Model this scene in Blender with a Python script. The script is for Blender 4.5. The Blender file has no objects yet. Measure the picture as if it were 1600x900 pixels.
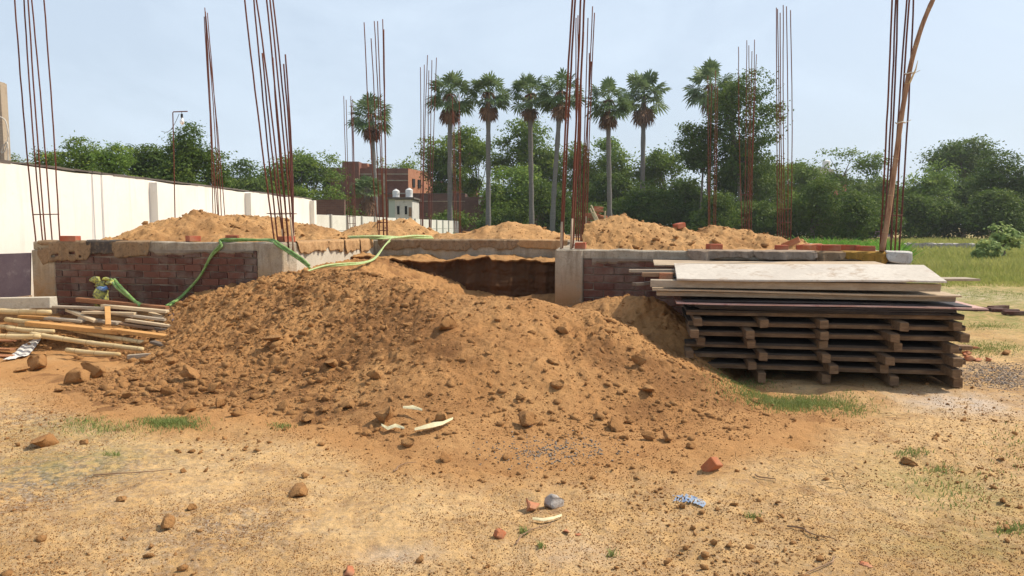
import bpy, math, random
import numpy as np
R = math.radians
scn = bpy.context.scene
# ---------------------------------------------------------------- camera, sky, sun, exposure
F = 1170.0; CH = 1.45
TH = math.atan(98 / F)
cam_d = bpy.data.cameras.new('camera'); cam = bpy.data.objects.new('camera', cam_d)
scn.collection.objects.link(cam); scn.camera = cam
cam.location = (0, 0, CH); cam.rotation_euler = (math.pi / 2 - TH, 0, 0)
cam_d.sensor_width = 36; cam_d.lens = 36 * F / 1600; cam_d.clip_start = .05; cam_d.clip_end = 4000
scn.render.resolution_x = 1024; scn.render.resolution_y = 576
SUN_AZ = math.atan2(.97, .25)          # clockwise from +Y
SUN_EL = R(50)
w = bpy.data.worlds.new('World'); scn.world = w; w.use_nodes = True
nt = w.node_tree; nt.nodes.clear()
wo = nt.nodes.new('ShaderNodeOutputWorld'); bg = nt.nodes.new('ShaderNodeBackground')
sky = nt.nodes.new('ShaderNodeTexSky'); sky.sky_type = 'NISHITA'; sky.sun_disc = False
sky.sun_elevation = SUN_EL; sky.sun_rotation = SUN_AZ
sky.air_density = 1.0; sky.dust_density = 3.5; sky.ozone_density = 2.0; sky.altitude = 50
bg.inputs[1].default_value = .13
# thin wispy cloud, part of the sky itself
tc = nt.nodes.new('ShaderNodeTexCoord'); mp = nt.nodes.new('ShaderNodeMapping'); mp.inputs['Scale'].default_value = (1.2, 1.2, 2.6)
nz = nt.nodes.new('ShaderNodeTexNoise'); nz.inputs['Scale'].default_value = 2.3; nz.inputs['Detail'].default_value = 7; nz.inputs['Roughness'].default_value = .6
nz.inputs['Distortion'].default_value = .5
cr = nt.nodes.new('ShaderNodeMapRange'); cr.inputs[1].default_value = .42; cr.inputs[2].default_value = .75; cr.inputs[3].default_value = .66; cr.inputs[4].default_value = .90
mx = nt.nodes.new('ShaderNodeMix'); mx.data_type = 'RGBA'; mx.inputs[7].default_value = (6.3, 7.35, 8.5, 1)
nt.links.new(tc.outputs['Generated'], mp.inputs[0]); nt.links.new(mp.outputs[0], nz.inputs[0]); nt.links.new(nz.outputs[0], cr.inputs[0])
sp_ = nt.nodes.new('ShaderNodeSeparateXYZ'); nt.links.new(tc.outputs['Generated'], sp_.inputs[0])   # the haze veil thins towards the zenith
zr = nt.nodes.new('ShaderNodeMapRange'); zr.inputs[1].default_value = .38; zr.inputs[2].default_value = .9; zr.inputs[3].default_value = 1; zr.inputs[4].default_value = .3; nt.links.new(sp_.outputs[2], zr.inputs[0])
mm = nt.nodes.new('ShaderNodeMath'); mm.operation = 'MULTIPLY'; nt.links.new(cr.outputs[0], mm.inputs[0]); nt.links.new(zr.outputs[0], mm.inputs[1]); nt.links.new(mm.outputs[0], mx.inputs[0]); nt.links.new(sky.outputs[0], mx.inputs[6]); nt.links.new(mx.outputs[2], bg.inputs[0])
nt.links.new(bg.outputs[0], wo.inputs[0])
sd = bpy.data.lights.new('sun', 'SUN'); sd.energy = 4.9; sd.angle = R(.5); sd.color = (1, .90, .74)
so = bpy.data.objects.new('sun', sd); scn.collection.objects.link(so)
sx, sy, sz = math.sin(SUN_AZ) * math.cos(SUN_EL), math.cos(SUN_AZ) * math.cos(SUN_EL), math.sin(SUN_EL)
from mathutils import Vector
so.rotation_euler = Vector((sx, sy, sz)).to_track_quat('Z', 'Y').to_euler()
so.location = (20, 5, 30)
scn.view_settings.view_transform = 'Standard'; scn.view_settings.look = 'None'
scn.view_settings.exposure = .0; scn.view_settings.gamma = 1
try:
    scn.cycles.max_bounces = 6; scn.cycles.volume_bounces = 0
except Exception: pass

# ---------------------------------------------------------------- helpers
rs = np.random.RandomState(7); rnd = random.Random(11)
def P(px, py, D):
    u = (px - 800) / F; v = (450 - py) / F
    d = np.array([u, math.cos(TH) + v * math.sin(TH), -math.sin(TH) + v * math.cos(TH)])
    t = D / d[1]
    return np.array([0, 0, CH]) + d * t
def G(px, py, z=0.0):
    u = (px - 800) / F; v = (450 - py) / F
    d = np.array([u, math.cos(TH) + v * math.sin(TH), -math.sin(TH) + v * math.cos(TH)])
    t = (z - CH) / d[2]
    return np.array([0, 0, CH]) + d * t
A10 = math.atan(.17)
E1 = np.array([math.cos(A10), -math.sin(A10), 0]); E2 = np.array([math.sin(A10), math.cos(A10), 0]); EZ = np.array([0, 0, 1.])
O = np.array([-2.9, 9.5, 0])
def L(a, b, z=0): return O + a * E1 + b * E2 + EZ * z

class MB:
    def __init__(s): s.v = []; s.f = []; s.n = 0; s.a = []
    def add(s, v, f, a=0.0):
        v = np.asarray(v, float).reshape(-1, 3); s.v.append(v)
        s.f.extend([[i + s.n for i in q] for q in f]); s.n += len(v)
        s.a.append(np.full(len(v), a) if np.isscalar(a) else np.asarray(a)); return s
    def box(s, c, ax, ay, az, a=0.0, jit=0):      # centre and half vectors
        c = np.asarray(c, float); ax, ay, az = map(lambda q: np.asarray(q, float), (ax, ay, az))
        v = [c + i * ax + j * ay + k * az for i, j, k in ((-1,-1,-1),(1,-1,-1),(1,1,-1),(-1,1,-1),(-1,-1,1),(1,-1,1),(1,1,1),(-1,1,1))]
        v = np.array(v)
        if jit: v = v + rs.uniform(-jit, jit, v.shape)
        return s.add(v, [(0,3,2,1),(4,5,6,7),(0,1,5,4),(1,2,6,5),(2,3,7,6),(3,0,4,7)], a)
    def beam(s, p0, p1, w, h, up=(0,0,1), a=0.0, jit=0):
        p0, p1 = np.asarray(p0, float), np.asarray(p1, float); d = p1 - p0; l = np.linalg.norm(d); d = d / l
        up = np.asarray(up, float); sd_ = np.cross(d, up); sd_ /= np.linalg.norm(sd_); u = np.cross(sd_, d)
        return s.box((p0 + p1) / 2, d * l / 2, sd_ * w / 2, u * h / 2, a, jit)
    def tube(s, pts, r, seg=8, cap=True, a=0.0):
        pts = np.asarray(pts, float); n = len(pts); r = np.full(n, r) if np.isscalar(r) else np.asarray(r, float)
        T = np.gradient(pts, axis=0); T /= np.linalg.norm(T, axis=1)[:, None] + 1e-9
        ref = np.array([0, 0, 1.]) if abs(T[0][2]) < .9 else np.array([0, 1., 0])
        vs = []
        for i in range(n):
            x = np.cross(T[i], ref); x /= np.linalg.norm(x) + 1e-9; y = np.cross(x, T[i])
            for k in range(seg):
                t = 2 * math.pi * k / seg; vs.append(pts[i] + r[i] * (math.cos(t) * x + math.sin(t) * y))
        fs = [(i*seg+k, i*seg+(k+1)%seg, (i+1)*seg+(k+1)%seg, (i+1)*seg+k) for i in range(n-1) for k in range(seg)]
        if cap: fs += [tuple(range(seg))[::-1], tuple((n-1)*seg+k for k in range(seg))]
        return s.add(vs, fs, a)
    def build(s, name, mat, parent=None, loc=None, smooth=False, bevel=0, mats=None):
        v = np.concatenate(s.v) if s.v else np.zeros((0, 3))
        return mesh(name, v, s.f, mat, parent, loc, smooth, bevel, np.concatenate(s.a) if s.a else None)
def mesh(name, v, f, mat, parent=None, loc=None, smooth=False, bevel=0, attr=None):
    v = np.array(v, float)
    if parent is not None: base = np.array(parent_base(parent))
    elif loc is not None: base = np.array(loc, float)
    else:
        base = np.array([v[:,0].mean(), v[:,1].mean(), v[:,2].min()]) if len(v) else np.zeros(3)
    me = bpy.data.meshes.new(name); v2 = v - base
    if isinstance(f, np.ndarray):
        nf, k = f.shape
        me.vertices.add(len(v2)); me.vertices.foreach_set('co', v2.astype(np.float32).ravel())
        me.loops.add(nf * k); me.loops.foreach_set('vertex_index', f.astype(np.int32).ravel())
        me.polygons.add(nf); me.polygons.foreach_set('loop_start', np.arange(0, nf * k, k, dtype=np.int32))
        me.polygons.foreach_set('loop_total', np.full(nf, k, dtype=np.int32)); me.update(calc_edges=True)
    else:
        me.from_pydata(v2.tolist(), [], [tuple(q) for q in f]); me.update()
    if attr is not None:
        at = me.attributes.new('tint', 'FLOAT', 'POINT'); at.data.foreach_set('value', np.asarray(attr, np.float32))
    if smooth: me.polygons.foreach_set('use_smooth', np.ones(len(me.polygons), dtype=bool))
    me.materials.append(mat)
    o = bpy.data.objects.new(name, me); scn.collection.objects.link(o)
    if parent is not None: o.parent = parent; o['_b'] = list(map(float, base))
    else: o.location = base
    if bevel:
        m = o.modifiers.new('bevel', 'BEVEL'); m.width = bevel; m.segments = 1; m.limit_method = 'ANGLE'
    return o
BASES = {}
def parent_base(p):
    if p.parent is None: return tuple(p.location)
    return parent_base(p.parent)
def empty(name, loc, label, cat, group=None, kind=None):
    o = bpy.data.objects.new(name, None); scn.collection.objects.link(o); o.location = tuple(map(float, loc)); o.empty_display_size = .2
    return tag(o, label, cat, group, kind)
def tag(o, label=None, cat=None, group=None, kind=None):
    if label: o['label'] = label
    if cat: o['category'] = cat
    if group: o['group'] = group
    if kind: o['kind'] = kind
    return o

def h2(ix, iy, seed):
    n = (ix.astype(np.int64) * 374761393 + iy.astype(np.int64) * 668265263 + seed * 974634777) & 0xffffffff
    n = ((n ^ (n >> 13)) * 1274126177) & 0xffffffff
    n = (n ^ (n >> 16)) & 0xffffff
    return n / float(0xffffff)
def vn(x, y, s=0):
    ix = np.floor(x); iy = np.floor(y); fx = x - ix; fy = y - iy
    fx = fx*fx*fx*(fx*(fx*6-15)+10); fy = fy*fy*fy*(fy*(fy*6-15)+10)
    a = h2(ix, iy, s); b = h2(ix+1, iy, s); c = h2(ix, iy+1, s); d = h2(ix+1, iy+1, s)
    return (a*(1-fx)+b*fx)*(1-fy) + (c*(1-fx)+d*fx)*fy
def fbm(x, y, s=0, o=4, g=.5):
    t = 0; a = 1; m = 0
    for i in range(o):
        t = t + a * (vn(x, y, s + i * 17) * 2 - 1); m += a; a *= g
        x, y = x * 1.97 + y * .31 + 11.3, y * 1.97 - x * .31 / 1 + 5.7
    return t / m
def lumps(x, y, cell, s=0, prob=.7):
    """hemispherical lumps on a jittered grid; returns height 0..1 (times cell/2)"""
    x, y = x + cell * .55 * fbm(x / cell * 1.6, y / cell * 1.6, s + 31, 3, .6), y + cell * .55 * fbm(x / cell * 1.6 + 7, y / cell * 1.6, s + 37, 3, .6)
    X = x / cell; Y = y / cell; ix = np.floor(X); iy = np.floor(Y); best = np.zeros_like(X)
    for dx in (-1, 0, 1):
        for dy in (-1, 0, 1):
            cx = ix + dx; cy = iy + dy
            ok = h2(cx, cy, s + 3) < prob
            px = cx + h2(cx, cy, s); py = cy + h2(cx, cy, s + 1); r = .18 + .5 * h2(cx, cy, s + 2) ** 2
            el = .7 + .6 * h2(cx, cy, s + 4)
            d2 = ((X - px) * el) ** 2 + ((Y - py) / el) ** 2
            tlt = ((X - px) * (h2(cx, cy, s + 5) - .5) + (Y - py) * (h2(cx, cy, s + 6) - .5)) * 1.4
            hgt = np.where(d2 < r * r, np.maximum(0, np.minimum(np.sqrt(np.maximum(0, r * r - d2)), r * .62 + tlt)), 0)
            best = np.maximum(best, np.where(ok, hgt, 0))
    return best * cell
def sstep(a, b, x):
    t = np.clip((x - a) / (b - a), 0, 1); return t * t * (3 - 2 * t)
def grid_faces(nr, nc, keep=None):
    i, j = np.meshgrid(np.arange(nr - 1), np.arange(nc - 1), indexing='ij')
    f = np.stack([i*nc+j, i*nc+j+1, (i+1)*nc+j+1, (i+1)*nc+j], -1).reshape(-1, 4)
    if keep is not None: f = f[keep.reshape(-1)]
    return f
def compact(v, f, *attrs):
    used = np.zeros(len(v), bool); used[f.ravel()] = True
    m = np.cumsum(used) - 1
    return (v[used], m[f]) + tuple(a[used] for a in attrs)
class RBF:
    def __init__(s, pts):
        s.p = np.array(pts, float); x = s.p[:, :2]; n = len(x)
        K = np.sqrt(((x[:, None] - x[None]) ** 2).sum(-1) + .02)
        A = np.zeros((n + 1, n + 1)); A[:n, :n] = K - np.eye(n) * .02; A[:n, n] = 1; A[n, :n] = 1
        s.w = np.linalg.solve(A, np.concatenate([s.p[:, 2], [0]])); s.x = x
    def __call__(s, X, Y):
        sh = X.shape; q = np.stack([X.ravel(), Y.ravel()], -1); out = np.zeros(len(q))
        for i in range(0, len(q), 40000):
            d = np.sqrt(((q[i:i+40000, None] - s.x[None]) ** 2).sum(-1) + .02)
            out[i:i+40000] = d @ s.w[:-1] + s.w[-1]
        return out.reshape(sh)

# ---------------------------------------------------------------- materials
class NT:
    def __init__(s, name):
        s.m = bpy.data.materials.new(name); s.m.use_nodes = True; s.t = s.m.node_tree; s.b = s.t.nodes['Principled BSDF']; s.out = s.t.nodes['Material Output']
        s.b.inputs['Specular IOR Level'].default_value = .25
    def n(s, k, **kw):
        x = s.t.nodes.new(k)
        for a, v in kw.items(): setattr(x, a, v)
        return x
    def l(s, a, b): s.t.links.new(a, b)
    def coord(s, mode='Object'):
        if mode == 'World': return s.n('ShaderNodeNewGeometry').outputs['Position']
        return s.n('ShaderNodeTexCoord').outputs[mode]
    def noise(s, co, sc, det=5, rough=.6, dist=0, map_scale=None):
        if map_scale:
            mp = s.n('ShaderNodeMapping'); mp.inputs['Scale'].default_value = map_scale; s.l(co, mp.inputs[0]); co = mp.outputs[0]
        x = s.n('ShaderNodeTexNoise'); x.inputs['Scale'].default_value = sc; x.inputs['Detail'].default_value = det; x.inputs['Roughness'].default_value = rough
        x.inputs['Distortion'].default_value = dist; s.l(co, x.inputs['Vector']); return x.outputs[0]
    def rng(s, v, a, b, c=0, d=1):
        x = s.n('ShaderNodeMapRange'); x.inputs[1].default_value = a; x.inputs[2].default_value = b; x.inputs[3].default_value = c; x.inputs[4].default_value = d
        s.l(v, x.inputs[0]); return x.outputs[0]
    def math(s, op, a, b):
        x = s.n('ShaderNodeMath', operation=op)
        for i, q in enumerate((a, b)):
            if isinstance(q, (int, float)): x.inputs[i].default_value = q
            else: s.l(q, x.inputs[i])
        return x.outputs[0]
    def mix(s, f, a, b, mode='MIX'):
        x = s.n('ShaderNodeMix', data_type='RGBA', blend_type=mode)
        for i, q in ((0, f), (6, a), (7, b)):
            if isinstance(q, (int, float)): x.inputs[i].default_value = q
            elif isinstance(q, tuple): x.inputs[i].default_value = q + (1,)
            else: s.l(q, x.inputs[i])
        return x.outputs[2]
    def attr(s, name='tint'): return s.n('ShaderNodeAttribute', attribute_name=name).outputs['Fac']
    def fin(s, col, rough=.9, bump=None, bs=.5, bd=.02):
        if isinstance(col, tuple): s.b.inputs['Base Color'].default_value = col + (1,)
        else: s.l(col, s.b.inputs['Base Color'])
        if isinstance(rough, (int, float)): s.b.inputs['Roughness'].default_value = rough
        else: s.l(rough, s.b.inputs['Roughness'])
        if bump is not None:
            x = s.n('ShaderNodeBump'); x.inputs['Strength'].default_value = bs; x.inputs['Distance'].default_value = bd
            s.l(bump, x.inputs['Height']); s.l(x.outputs[0], s.b.inputs['Normal'])
        return s.m
def mul(c, k): return tuple(min(1, q * k) for q in c)
def simple(name, c1, c2, sc=6, rough=.9, bs=.4, bd=.01, c3=None, co='Object', stretch=None, fine=60):
    t = NT(name); q = t.coord(co)
    n1 = t.noise(q, sc, 6, .65, map_scale=stretch); col = t.mix(t.rng(n1, .35, .65), c1, c2)
    if c3: n3 = t.noise(q, sc * 2.7, 5, .7, map_scale=stretch); col = t.mix(t.rng(n3, .55, .72), col, c3)
    n2 = t.noise(q, fine, 4, .7, map_scale=stretch)
    col = t.mix(t.rng(n2, .3, .7, 0, .35), col, mul(c1, .55))
    return t.fin(col, rough, t.math('ADD', n1, n2), bs, bd)

def soil(name, c1, c2, c3, sc=1.4, attr=True):
    t = NT(name); q = t.coord('World')
    a = t.noise(q, sc, 7, .62, .3); b = t.noise(q, sc * 9, 5, .7); c = t.noise(q, 75, 4, .75); d = t.noise(q, 260, 2, .6)
    col = t.mix(t.rng(a, .36, .64), c1, c2)
    col = t.mix(t.rng(b, .45, .75, 0, .7), col, c3)
    col = t.mix(t.rng(c, .5, .75, 0, .55), col, mul(c1, .5))
    col = t.mix(t.rng(d, .55, .75, 0, .5), col, mul(c2, 1.35))
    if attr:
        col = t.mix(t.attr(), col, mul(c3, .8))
    return t.fin(col, .95, t.math('ADD', t.math('MULTIPLY', b, 1.5), t.math('ADD', c, t.math('MULTIPLY', d, .5))), .7, .02)
M = {}
M['heap'] = soil('heap_soil', (.41, .205, .075), (.50, .275, .11), (.27, .125, .045))
M['mound'] = soil('mound_soil', (.48, .265, .105), (.56, .33, .145), (.33, .165, .062))
M['clod'] = soil('clod_soil', (.42, .225, .088), (.35, .175, .064), (.26, .125, .046), 3)
M['claydark'] = soil('shade_toned_damp_clay', (.42, .21, .075), (.50, .28, .11), (.13, .062, .028), 1.2)  # third tone is damp earth with the pit's shade painted in

def ground_mat():
    t = NT('sandy_ground'); q = t.coord('World')
    big = t.noise(q, .55, 6, .6, .4); mid = t.noise(q, 3.3, 6, .68, .4); fine = t.noise(q, 28, 9, .8); gr = t.noise(q, 120, 3, .7)
    c = t.mix(t.rng(big, .35, .62), (.53, .315, .125), (.68, .44, .20))
    c = t.mix(t.rng(mid, .5, .72, 0, .75), c, (.74, .52, .27))
    c = t.mix(t.rng(mid, .34, .46, .7, 0), c, (.38, .21, .085))
    c = t.mix(t.rng(fine, .54, .72, 0, .7), c, (.25, .14, .06))
    c = t.mix(t.rng(t.noise(q, 9, 6, .75), .54, .69, 0, .55), c, (.30, .175, .08))
    c = t.mix(t.rng(gr, .56, .7, 0, .45), c, (.68, .45, .22))
    gv = t.n('ShaderNodeTexVoronoi'); gv.inputs['Scale'].default_value = 42; t.l(q, gv.inputs['Vector'])
    gcol = t.mix(t.rng(gv.outputs['Distance'], .1, .6), (.42, .37, .33), (.13, .10, .085))
    gm = t.math('MULTIPLY', t.attr('gravel'), t.rng(t.noise(q, 14, 5, .8), .42, .56))
    c = t.mix(gm, c, gcol)
    c = t.mix(t.math('MULTIPLY', t.attr('pale'), t.rng(t.noise(q, 5, 6, .7), .3, .55)), c, (.62, .52, .43))
    gg = t.mix(t.noise(q, 2.1, 5), (.17, .20, .045), (.30, .27, .09))
    c = t.mix(t.math('MULTIPLY', t.attr('green'), t.rng(t.noise(q, 6, 6, .75), .36, .58)), c, gg)
    c = t.mix(t.attr('spill'), c, t.mix(mid, (.40, .20, .072), (.50, .27, .105)))
    vo = t.n('ShaderNodeTexVoronoi', feature='DISTANCE_TO_EDGE'); vo.inputs['Scale'].default_value = 11
    wn = t.n('ShaderNodeTexNoise'); wn.inputs['Scale'].default_value = 7; t.l(q, wn.inputs['Vector'])
    va = t.n('ShaderNodeVectorMath', operation='ADD'); vs = t.n('ShaderNodeVectorMath', operation='SCALE'); vs.inputs['Scale'].default_value = .12
    t.l(wn.outputs['Color'], vs.inputs[0]); t.l(q, va.inputs[0]); t.l(vs.outputs[0], va.inputs[1]); t.l(va.outputs[0], vo.inputs['Vector'])
    ck = t.math('MULTIPLY', t.rng(vo.outputs['Distance'], 0, .07, 1, 0), t.math('MULTIPLY', t.attr('crack'), t.rng(t.noise(q, 4, 4), .40, .58)))
    c = t.mix(t.math('MULTIPLY', ck, .5), c, (.20, .115, .05))
    hgt = t.math('SUBTRACT', t.math('ADD', t.math('ADD', t.math('MULTIPLY', mid, 2), fine), t.math('MULTIPLY', gr, .6)), t.math('MULTIPLY', ck, 1.2))
    return t.fin(c, .95, hgt, .8, .022)
M['ground'] = ground_mat()
M['concrete'] = simple('cast_concrete', (.32, .275, .20), (.47, .41, .315), 3, .9, .8, .02, (.21, .16, .105), stretch=(1.4, 1.4, .7), fine=35)
def formed():
    t = NT('formed_concrete'); q = t.coord('World'); a = t.noise(q, 3, 7, .7, .3); v = t.noise(q, 2, 5, .7, .2, (6, 6, .7)); f = t.noise(q, 38, 5, .75); big = t.noise(q, 1.3, 4, .6)
    c = t.mix(t.rng(a, .35, .62), (.29, .25, .19), (.48, .42, .33)); c = t.mix(t.rng(v, .5, .7, 0, .7), c, (.20, .155, .105)); c = t.mix(t.rng(big, .52, .66, 0, .6), c, (.45, .33, .19))
    c = t.mix(t.rng(f, .52, .72, 0, .6), c, (.15, .12, .085)); sp = t.n('ShaderNodeSeparateXYZ'); t.l(q, sp.inputs[0])
    c = t.mix(t.math('MULTIPLY', t.rng(sp.outputs[2], .55, 1.0, 1, 0), t.rng(a, .36, .55)), c, (.36, .21, .10))
    return t.fin(c, .95, t.math('ADD', t.math('MULTIPLY', a, 2), f), .8, .02)
M['concrete'] = formed()
M['concrete_pale'] = simple('pale_concrete', (.52, .47, .38), (.62, .57, .47), 3, .9, .5, .01, (.42, .35, .25))
M['mortar'] = simple('mortar', (.20, .165, .13), (.31, .26, .21), 8, .95, .6, .01)
def brickm(name, a, b, dust, c=None):
    t = NT(name); q = t.coord('Object'); n1 = t.noise(q, 3, 6, .7); n2 = t.noise(q, 45, 4, .7)
    col = t.mix(t.attr(), a, b); col = t.mix(t.rng(n1, .45, .68, 0, .85), col, dust); col = t.mix(t.rng(n2, .5, .75, 0, .5), col, mul(a, .5))
    return t.fin(col, .9, t.math('ADD', n1, n2), .5, .006)
M['brick'] = brickm('plinth_brick', (.085, .036, .028), (.17, .072, .05), (.21, .17, .14))
M['loosebrick'] = brickm('loose_brick', (.36, .085, .045), (.42, .13, .07), (.42, .22, .13))
M['oldbrick'] = brickm('weathered_brick', (.42, .15, .07), (.45, .19, .10), (.45, .28, .17))
M['white'] = simple('whitewash', (.80, .78, .73), (.84, .82, .78), 1.2, .85, .15, .01, (.78, .75, .69), fine=25)
def whitewash():
    t = NT('whitewash_weathered'); q = t.coord('World'); st = t.noise(q, 1.4, 6, .65, .2, (5, 5, .5)); bl = t.noise(q, .7, 6, .65); fi = t.noise(q, 9, 5, .7)
    c = t.mix(t.rng(bl, .4, .65), (.80, .775, .72), (.74, .71, .645)); c = t.mix(t.rng(st, .52, .75, 0, .55), c, (.60, .56, .49)); c = t.mix(t.rng(fi, .58, .75, 0, .4), c, (.62, .57, .49))
    sp = t.n('ShaderNodeSeparateXYZ'); t.l(q, sp.inputs[0]); c = t.mix(t.math('MULTIPLY', t.rng(sp.outputs[2], .2, 1.1, .6, 0), t.rng(fi, .3, .6)), c, (.50, .36, .22))
    return t.fin(c, .9, t.math('ADD', fi, st), .25, .015)
M['white'] = whitewash()
M['pilaster'] = simple('grey_plaster', (.60, .58, .56), (.68, .66, .63), 1.5, .9, .3, .01)
M['precast'] = simple('precast_panel', (.60, .58, .52), (.70, .68, .62), .8, .9, .3, .01, (.52, .49, .43), fine=12)
M['precastpost'] = simple('precast_post', (.36, .34, .31), (.46, .44, .40), 1.5, .9, .3)
M['rebar'] = simple('rusty_steel', (.125, .042, .026), (.19, .062, .034), 9, .8, .6, .003, (.08, .036, .03), stretch=(8, 8, 1), fine=40)
M['rebar_dark'] = simple('dark_steel', (.10, .04, .035), (.16, .055, .04), 9, .7, .6, .003, (.07, .04, .04), stretch=(8, 8, 1), fine=40)
M['steel_dust'] = simple('mortar_coated_steel', (.42, .31, .22), (.52, .40, .28), 9, .9, .5, .003)
def clothm(name, a, b, st=None):
    t = NT(name); q = t.coord('Object'); n1 = t.noise(q, 5, 6, .65); n2 = t.noise(q, 22, 4, .7)
    wv = t.n('ShaderNodeTexChecker'); wv.inputs['Scale'].default_value = 260; t.l(q, wv.inputs[0])
    col = t.mix(t.rng(n1, .35, .65), a, b)
    if st: col = t.mix(t.rng(n2, .5, .68), col, st)
    col = t.mix(t.math('MULTIPLY', wv.outputs['Fac'], .18), col, mul(a, .5))
    return t.fin(col, .97, t.math('ADD', t.math('MULTIPLY', n2, 2), wv.outputs['Fac']), .5, .004)
M['burlap'] = clothm('burlap', (.27, .175, .10), (.36, .25, .15), (.17, .11, .065))
M['burlap_tan'] = clothm('dusty_burlap', (.46, .27, .13), (.54, .34, .17), (.36, .20, .09))
M['burlap_grey'] = clothm('grey_burlap', (.33, .25, .185), (.43, .335, .25), (.24, .175, .125))
M['burlap_ochre'] = clothm('ochre_burlap', (.34, .19, .035), (.44, .25, .06), (.22, .12, .03))
M['burlap_white'] = clothm('cement_crusted_sack', (.55, .53, .48), (.70, .68, .63), (.42, .39, .34))
M['burlap_black'] = clothm('wet_sacking', (.06, .05, .045), (.12, .10, .085), (.2, .15, .1))
def woodm(name, a, b, c, ax=(1, 14, 14)):
    t = NT(name); q = t.coord('Object'); n1 = t.noise(q, 3, 6, .6, .4, ax); n2 = t.noise(q, 16, 4, .6, .2, ax); n3 = t.noise(q, 2.2, 5, .7)
    col = t.mix(t.rng(n1, .35, .65), a, b); col = t.mix(t.rng(n2, .5, .75, 0, .6), col, c); col = t.mix(t.rng(n3, .52, .7, 0, .6), col, mul(c, 1.3))
    return t.fin(col, .85, n2, .4, .004)
M['wood_orange'] = woodm('fresh_pine', (.52, .27, .09), (.60, .34, .13), (.30, .14, .05))
M['wood_red'] = woodm('reddish_board', (.30, .13, .06), (.38, .18, .09), (.17, .08, .045))
M['wood_grey'] = woodm('weathered_timber', (.34, .28, .21), (.44, .37, .28), (.20, .15, .11))
M['wood_pale'] = woodm('pale_timber', (.55, .43, .28), (.62, .50, .34), (.34, .25, .15))
M['wood_dark'] = woodm('dark_timber', (.12, .095, .075), (.18, .14, .11), (.07, .055, .045))
M['wood_brown'] = woodm('brown_batten', (.24, .15, .09), (.33, .21, .125), (.13, .08, .05))
M['stackwood'] = woodm('shade_toned_batten', (.13, .08, .046), (.24, .155, .088), (.07, .042, .024))  # brown batten wood, colour darkened to stand in for shade on the stack
M['stackboard'] = woodm('shade_toned_board', (.055, .043, .035), (.09, .07, .055), (.03, .025, .02))  # blackish board colour, deepened to carry the stack's shade
M['pole'] = woodm('split_bamboo', (.22, .115, .065), (.40, .25, .15), (.11, .055, .035), (14, 14, .8))
M['bamboo'] = woodm('dry_bamboo', (.55, .42, .22), (.63, .50, .29), (.36, .25, .11))
M['bamboo_node'] = simple('bamboo_node', (.38, .27, .14), (.50, .37, .20), 20)
M['ply_pale'] = simple('cement_dusted_ply', (.52, .465, .40), (.62, .565, .49), 2.2, .85, .4, .004, (.38, .27, .18), fine=24)
M['ply_tan'] = simple('tan_ply', (.44, .33, .22), (.54, .42, .29), 3, .85, .3, .004, (.33, .24, .16))
M['ply_black'] = simple('film_faced_ply', (.035, .030, .030), (.06, .05, .05), 3, .6, .3, .004, (.12, .09, .075))
M['ply_pink'] = simple('pinkish_ply', (.50, .30, .26), (.60, .42, .36), 4, .8, .3, .004, (.28, .10, .10))
M['ply_purple'] = simple('purple_film_ply', (.15, .115, .145), (.22, .175, .20), 2.5, .75, .4, .004, (.33, .29, .30))
def plastic(name, a, b, rough=.4, sc=20):
    t = NT(name); q = t.coord('Object'); n = t.noise(q, sc, 4); t.b.inputs['Specular IOR Level'].default_value = .5
    return t.fin(t.mix(t.rng(n, .4, .6), a, b), rough, n, .2, .004)
M['hose'] = plastic('green_hose', (.12, .25, .05), (.24, .36, .13), .6)
M['hose_pale'] = plastic('faded_hose', (.30, .42, .14), (.42, .50, .24), .6)
M['wrap'] = plastic('yellow_green_wrap', (.48, .48, .10), (.10, .11, .08), .7, 26)
M['blue'] = plastic('blue_film', (.05, .16, .42), (.25, .36, .55), .4, 30)
M['bluepale'] = plastic('torn_blue_film', (.14, .21, .36), (.34, .40, .48), .5, 45)
M['tank'] = plastic('white_tank', (.70, .70, .68), (.78, .78, .76), .45, 3)
M['dryleaf'] = simple('dry_leaf', (.62, .55, .33), (.70, .64, .42), 20, .8)
M['whitefilm'] = simple('white_sheet', (.62, .60, .56), (.72, .70, .66), 9, .7, .4, .01)
M['dark'] = simple('dark_void', (.015, .015, .017), (.025, .024, .025), 3)
M['cable'] = simple('pale_cable', (.60, .57, .50), (.66, .63, .56), 8, .6)
M['black'] = simple('black_plastic', (.03, .03, .03), (.05, .05, .05), 8, .5)
g = NT('bulb_glass'); g.b.inputs['Transmission Weight'].default_value = .35; M['bulb'] = g.fin((.85, .86, .86), .15)
M['plastergreen'] = simple('pale_green_plaster', (.44, .52, .48), (.52, .58, .53), 1, .9, .2)
M['plasterwhite'] = simple('stained_white_plaster', (.58, .57, .53), (.68, .67, .63), .9, .9, .2, c3=(.36, .34, .30), fine=6)
M['concdark'] = simple('blackened_cement', (.11, .095, .085), (.18, .155, .135), 1.2, .95, .4)
M['redpaint'] = simple('faded_red_paint', (.42, .13, .09), (.50, .18, .12), 2)
M['purplepaint'] = simple('mauve_paint', (.34, .23, .33), (.40, .28, .38), 2)
M['offwhite'] = simple('cream_paint', (.52, .48, .42), (.60, .56, .50), 1.5)
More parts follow.
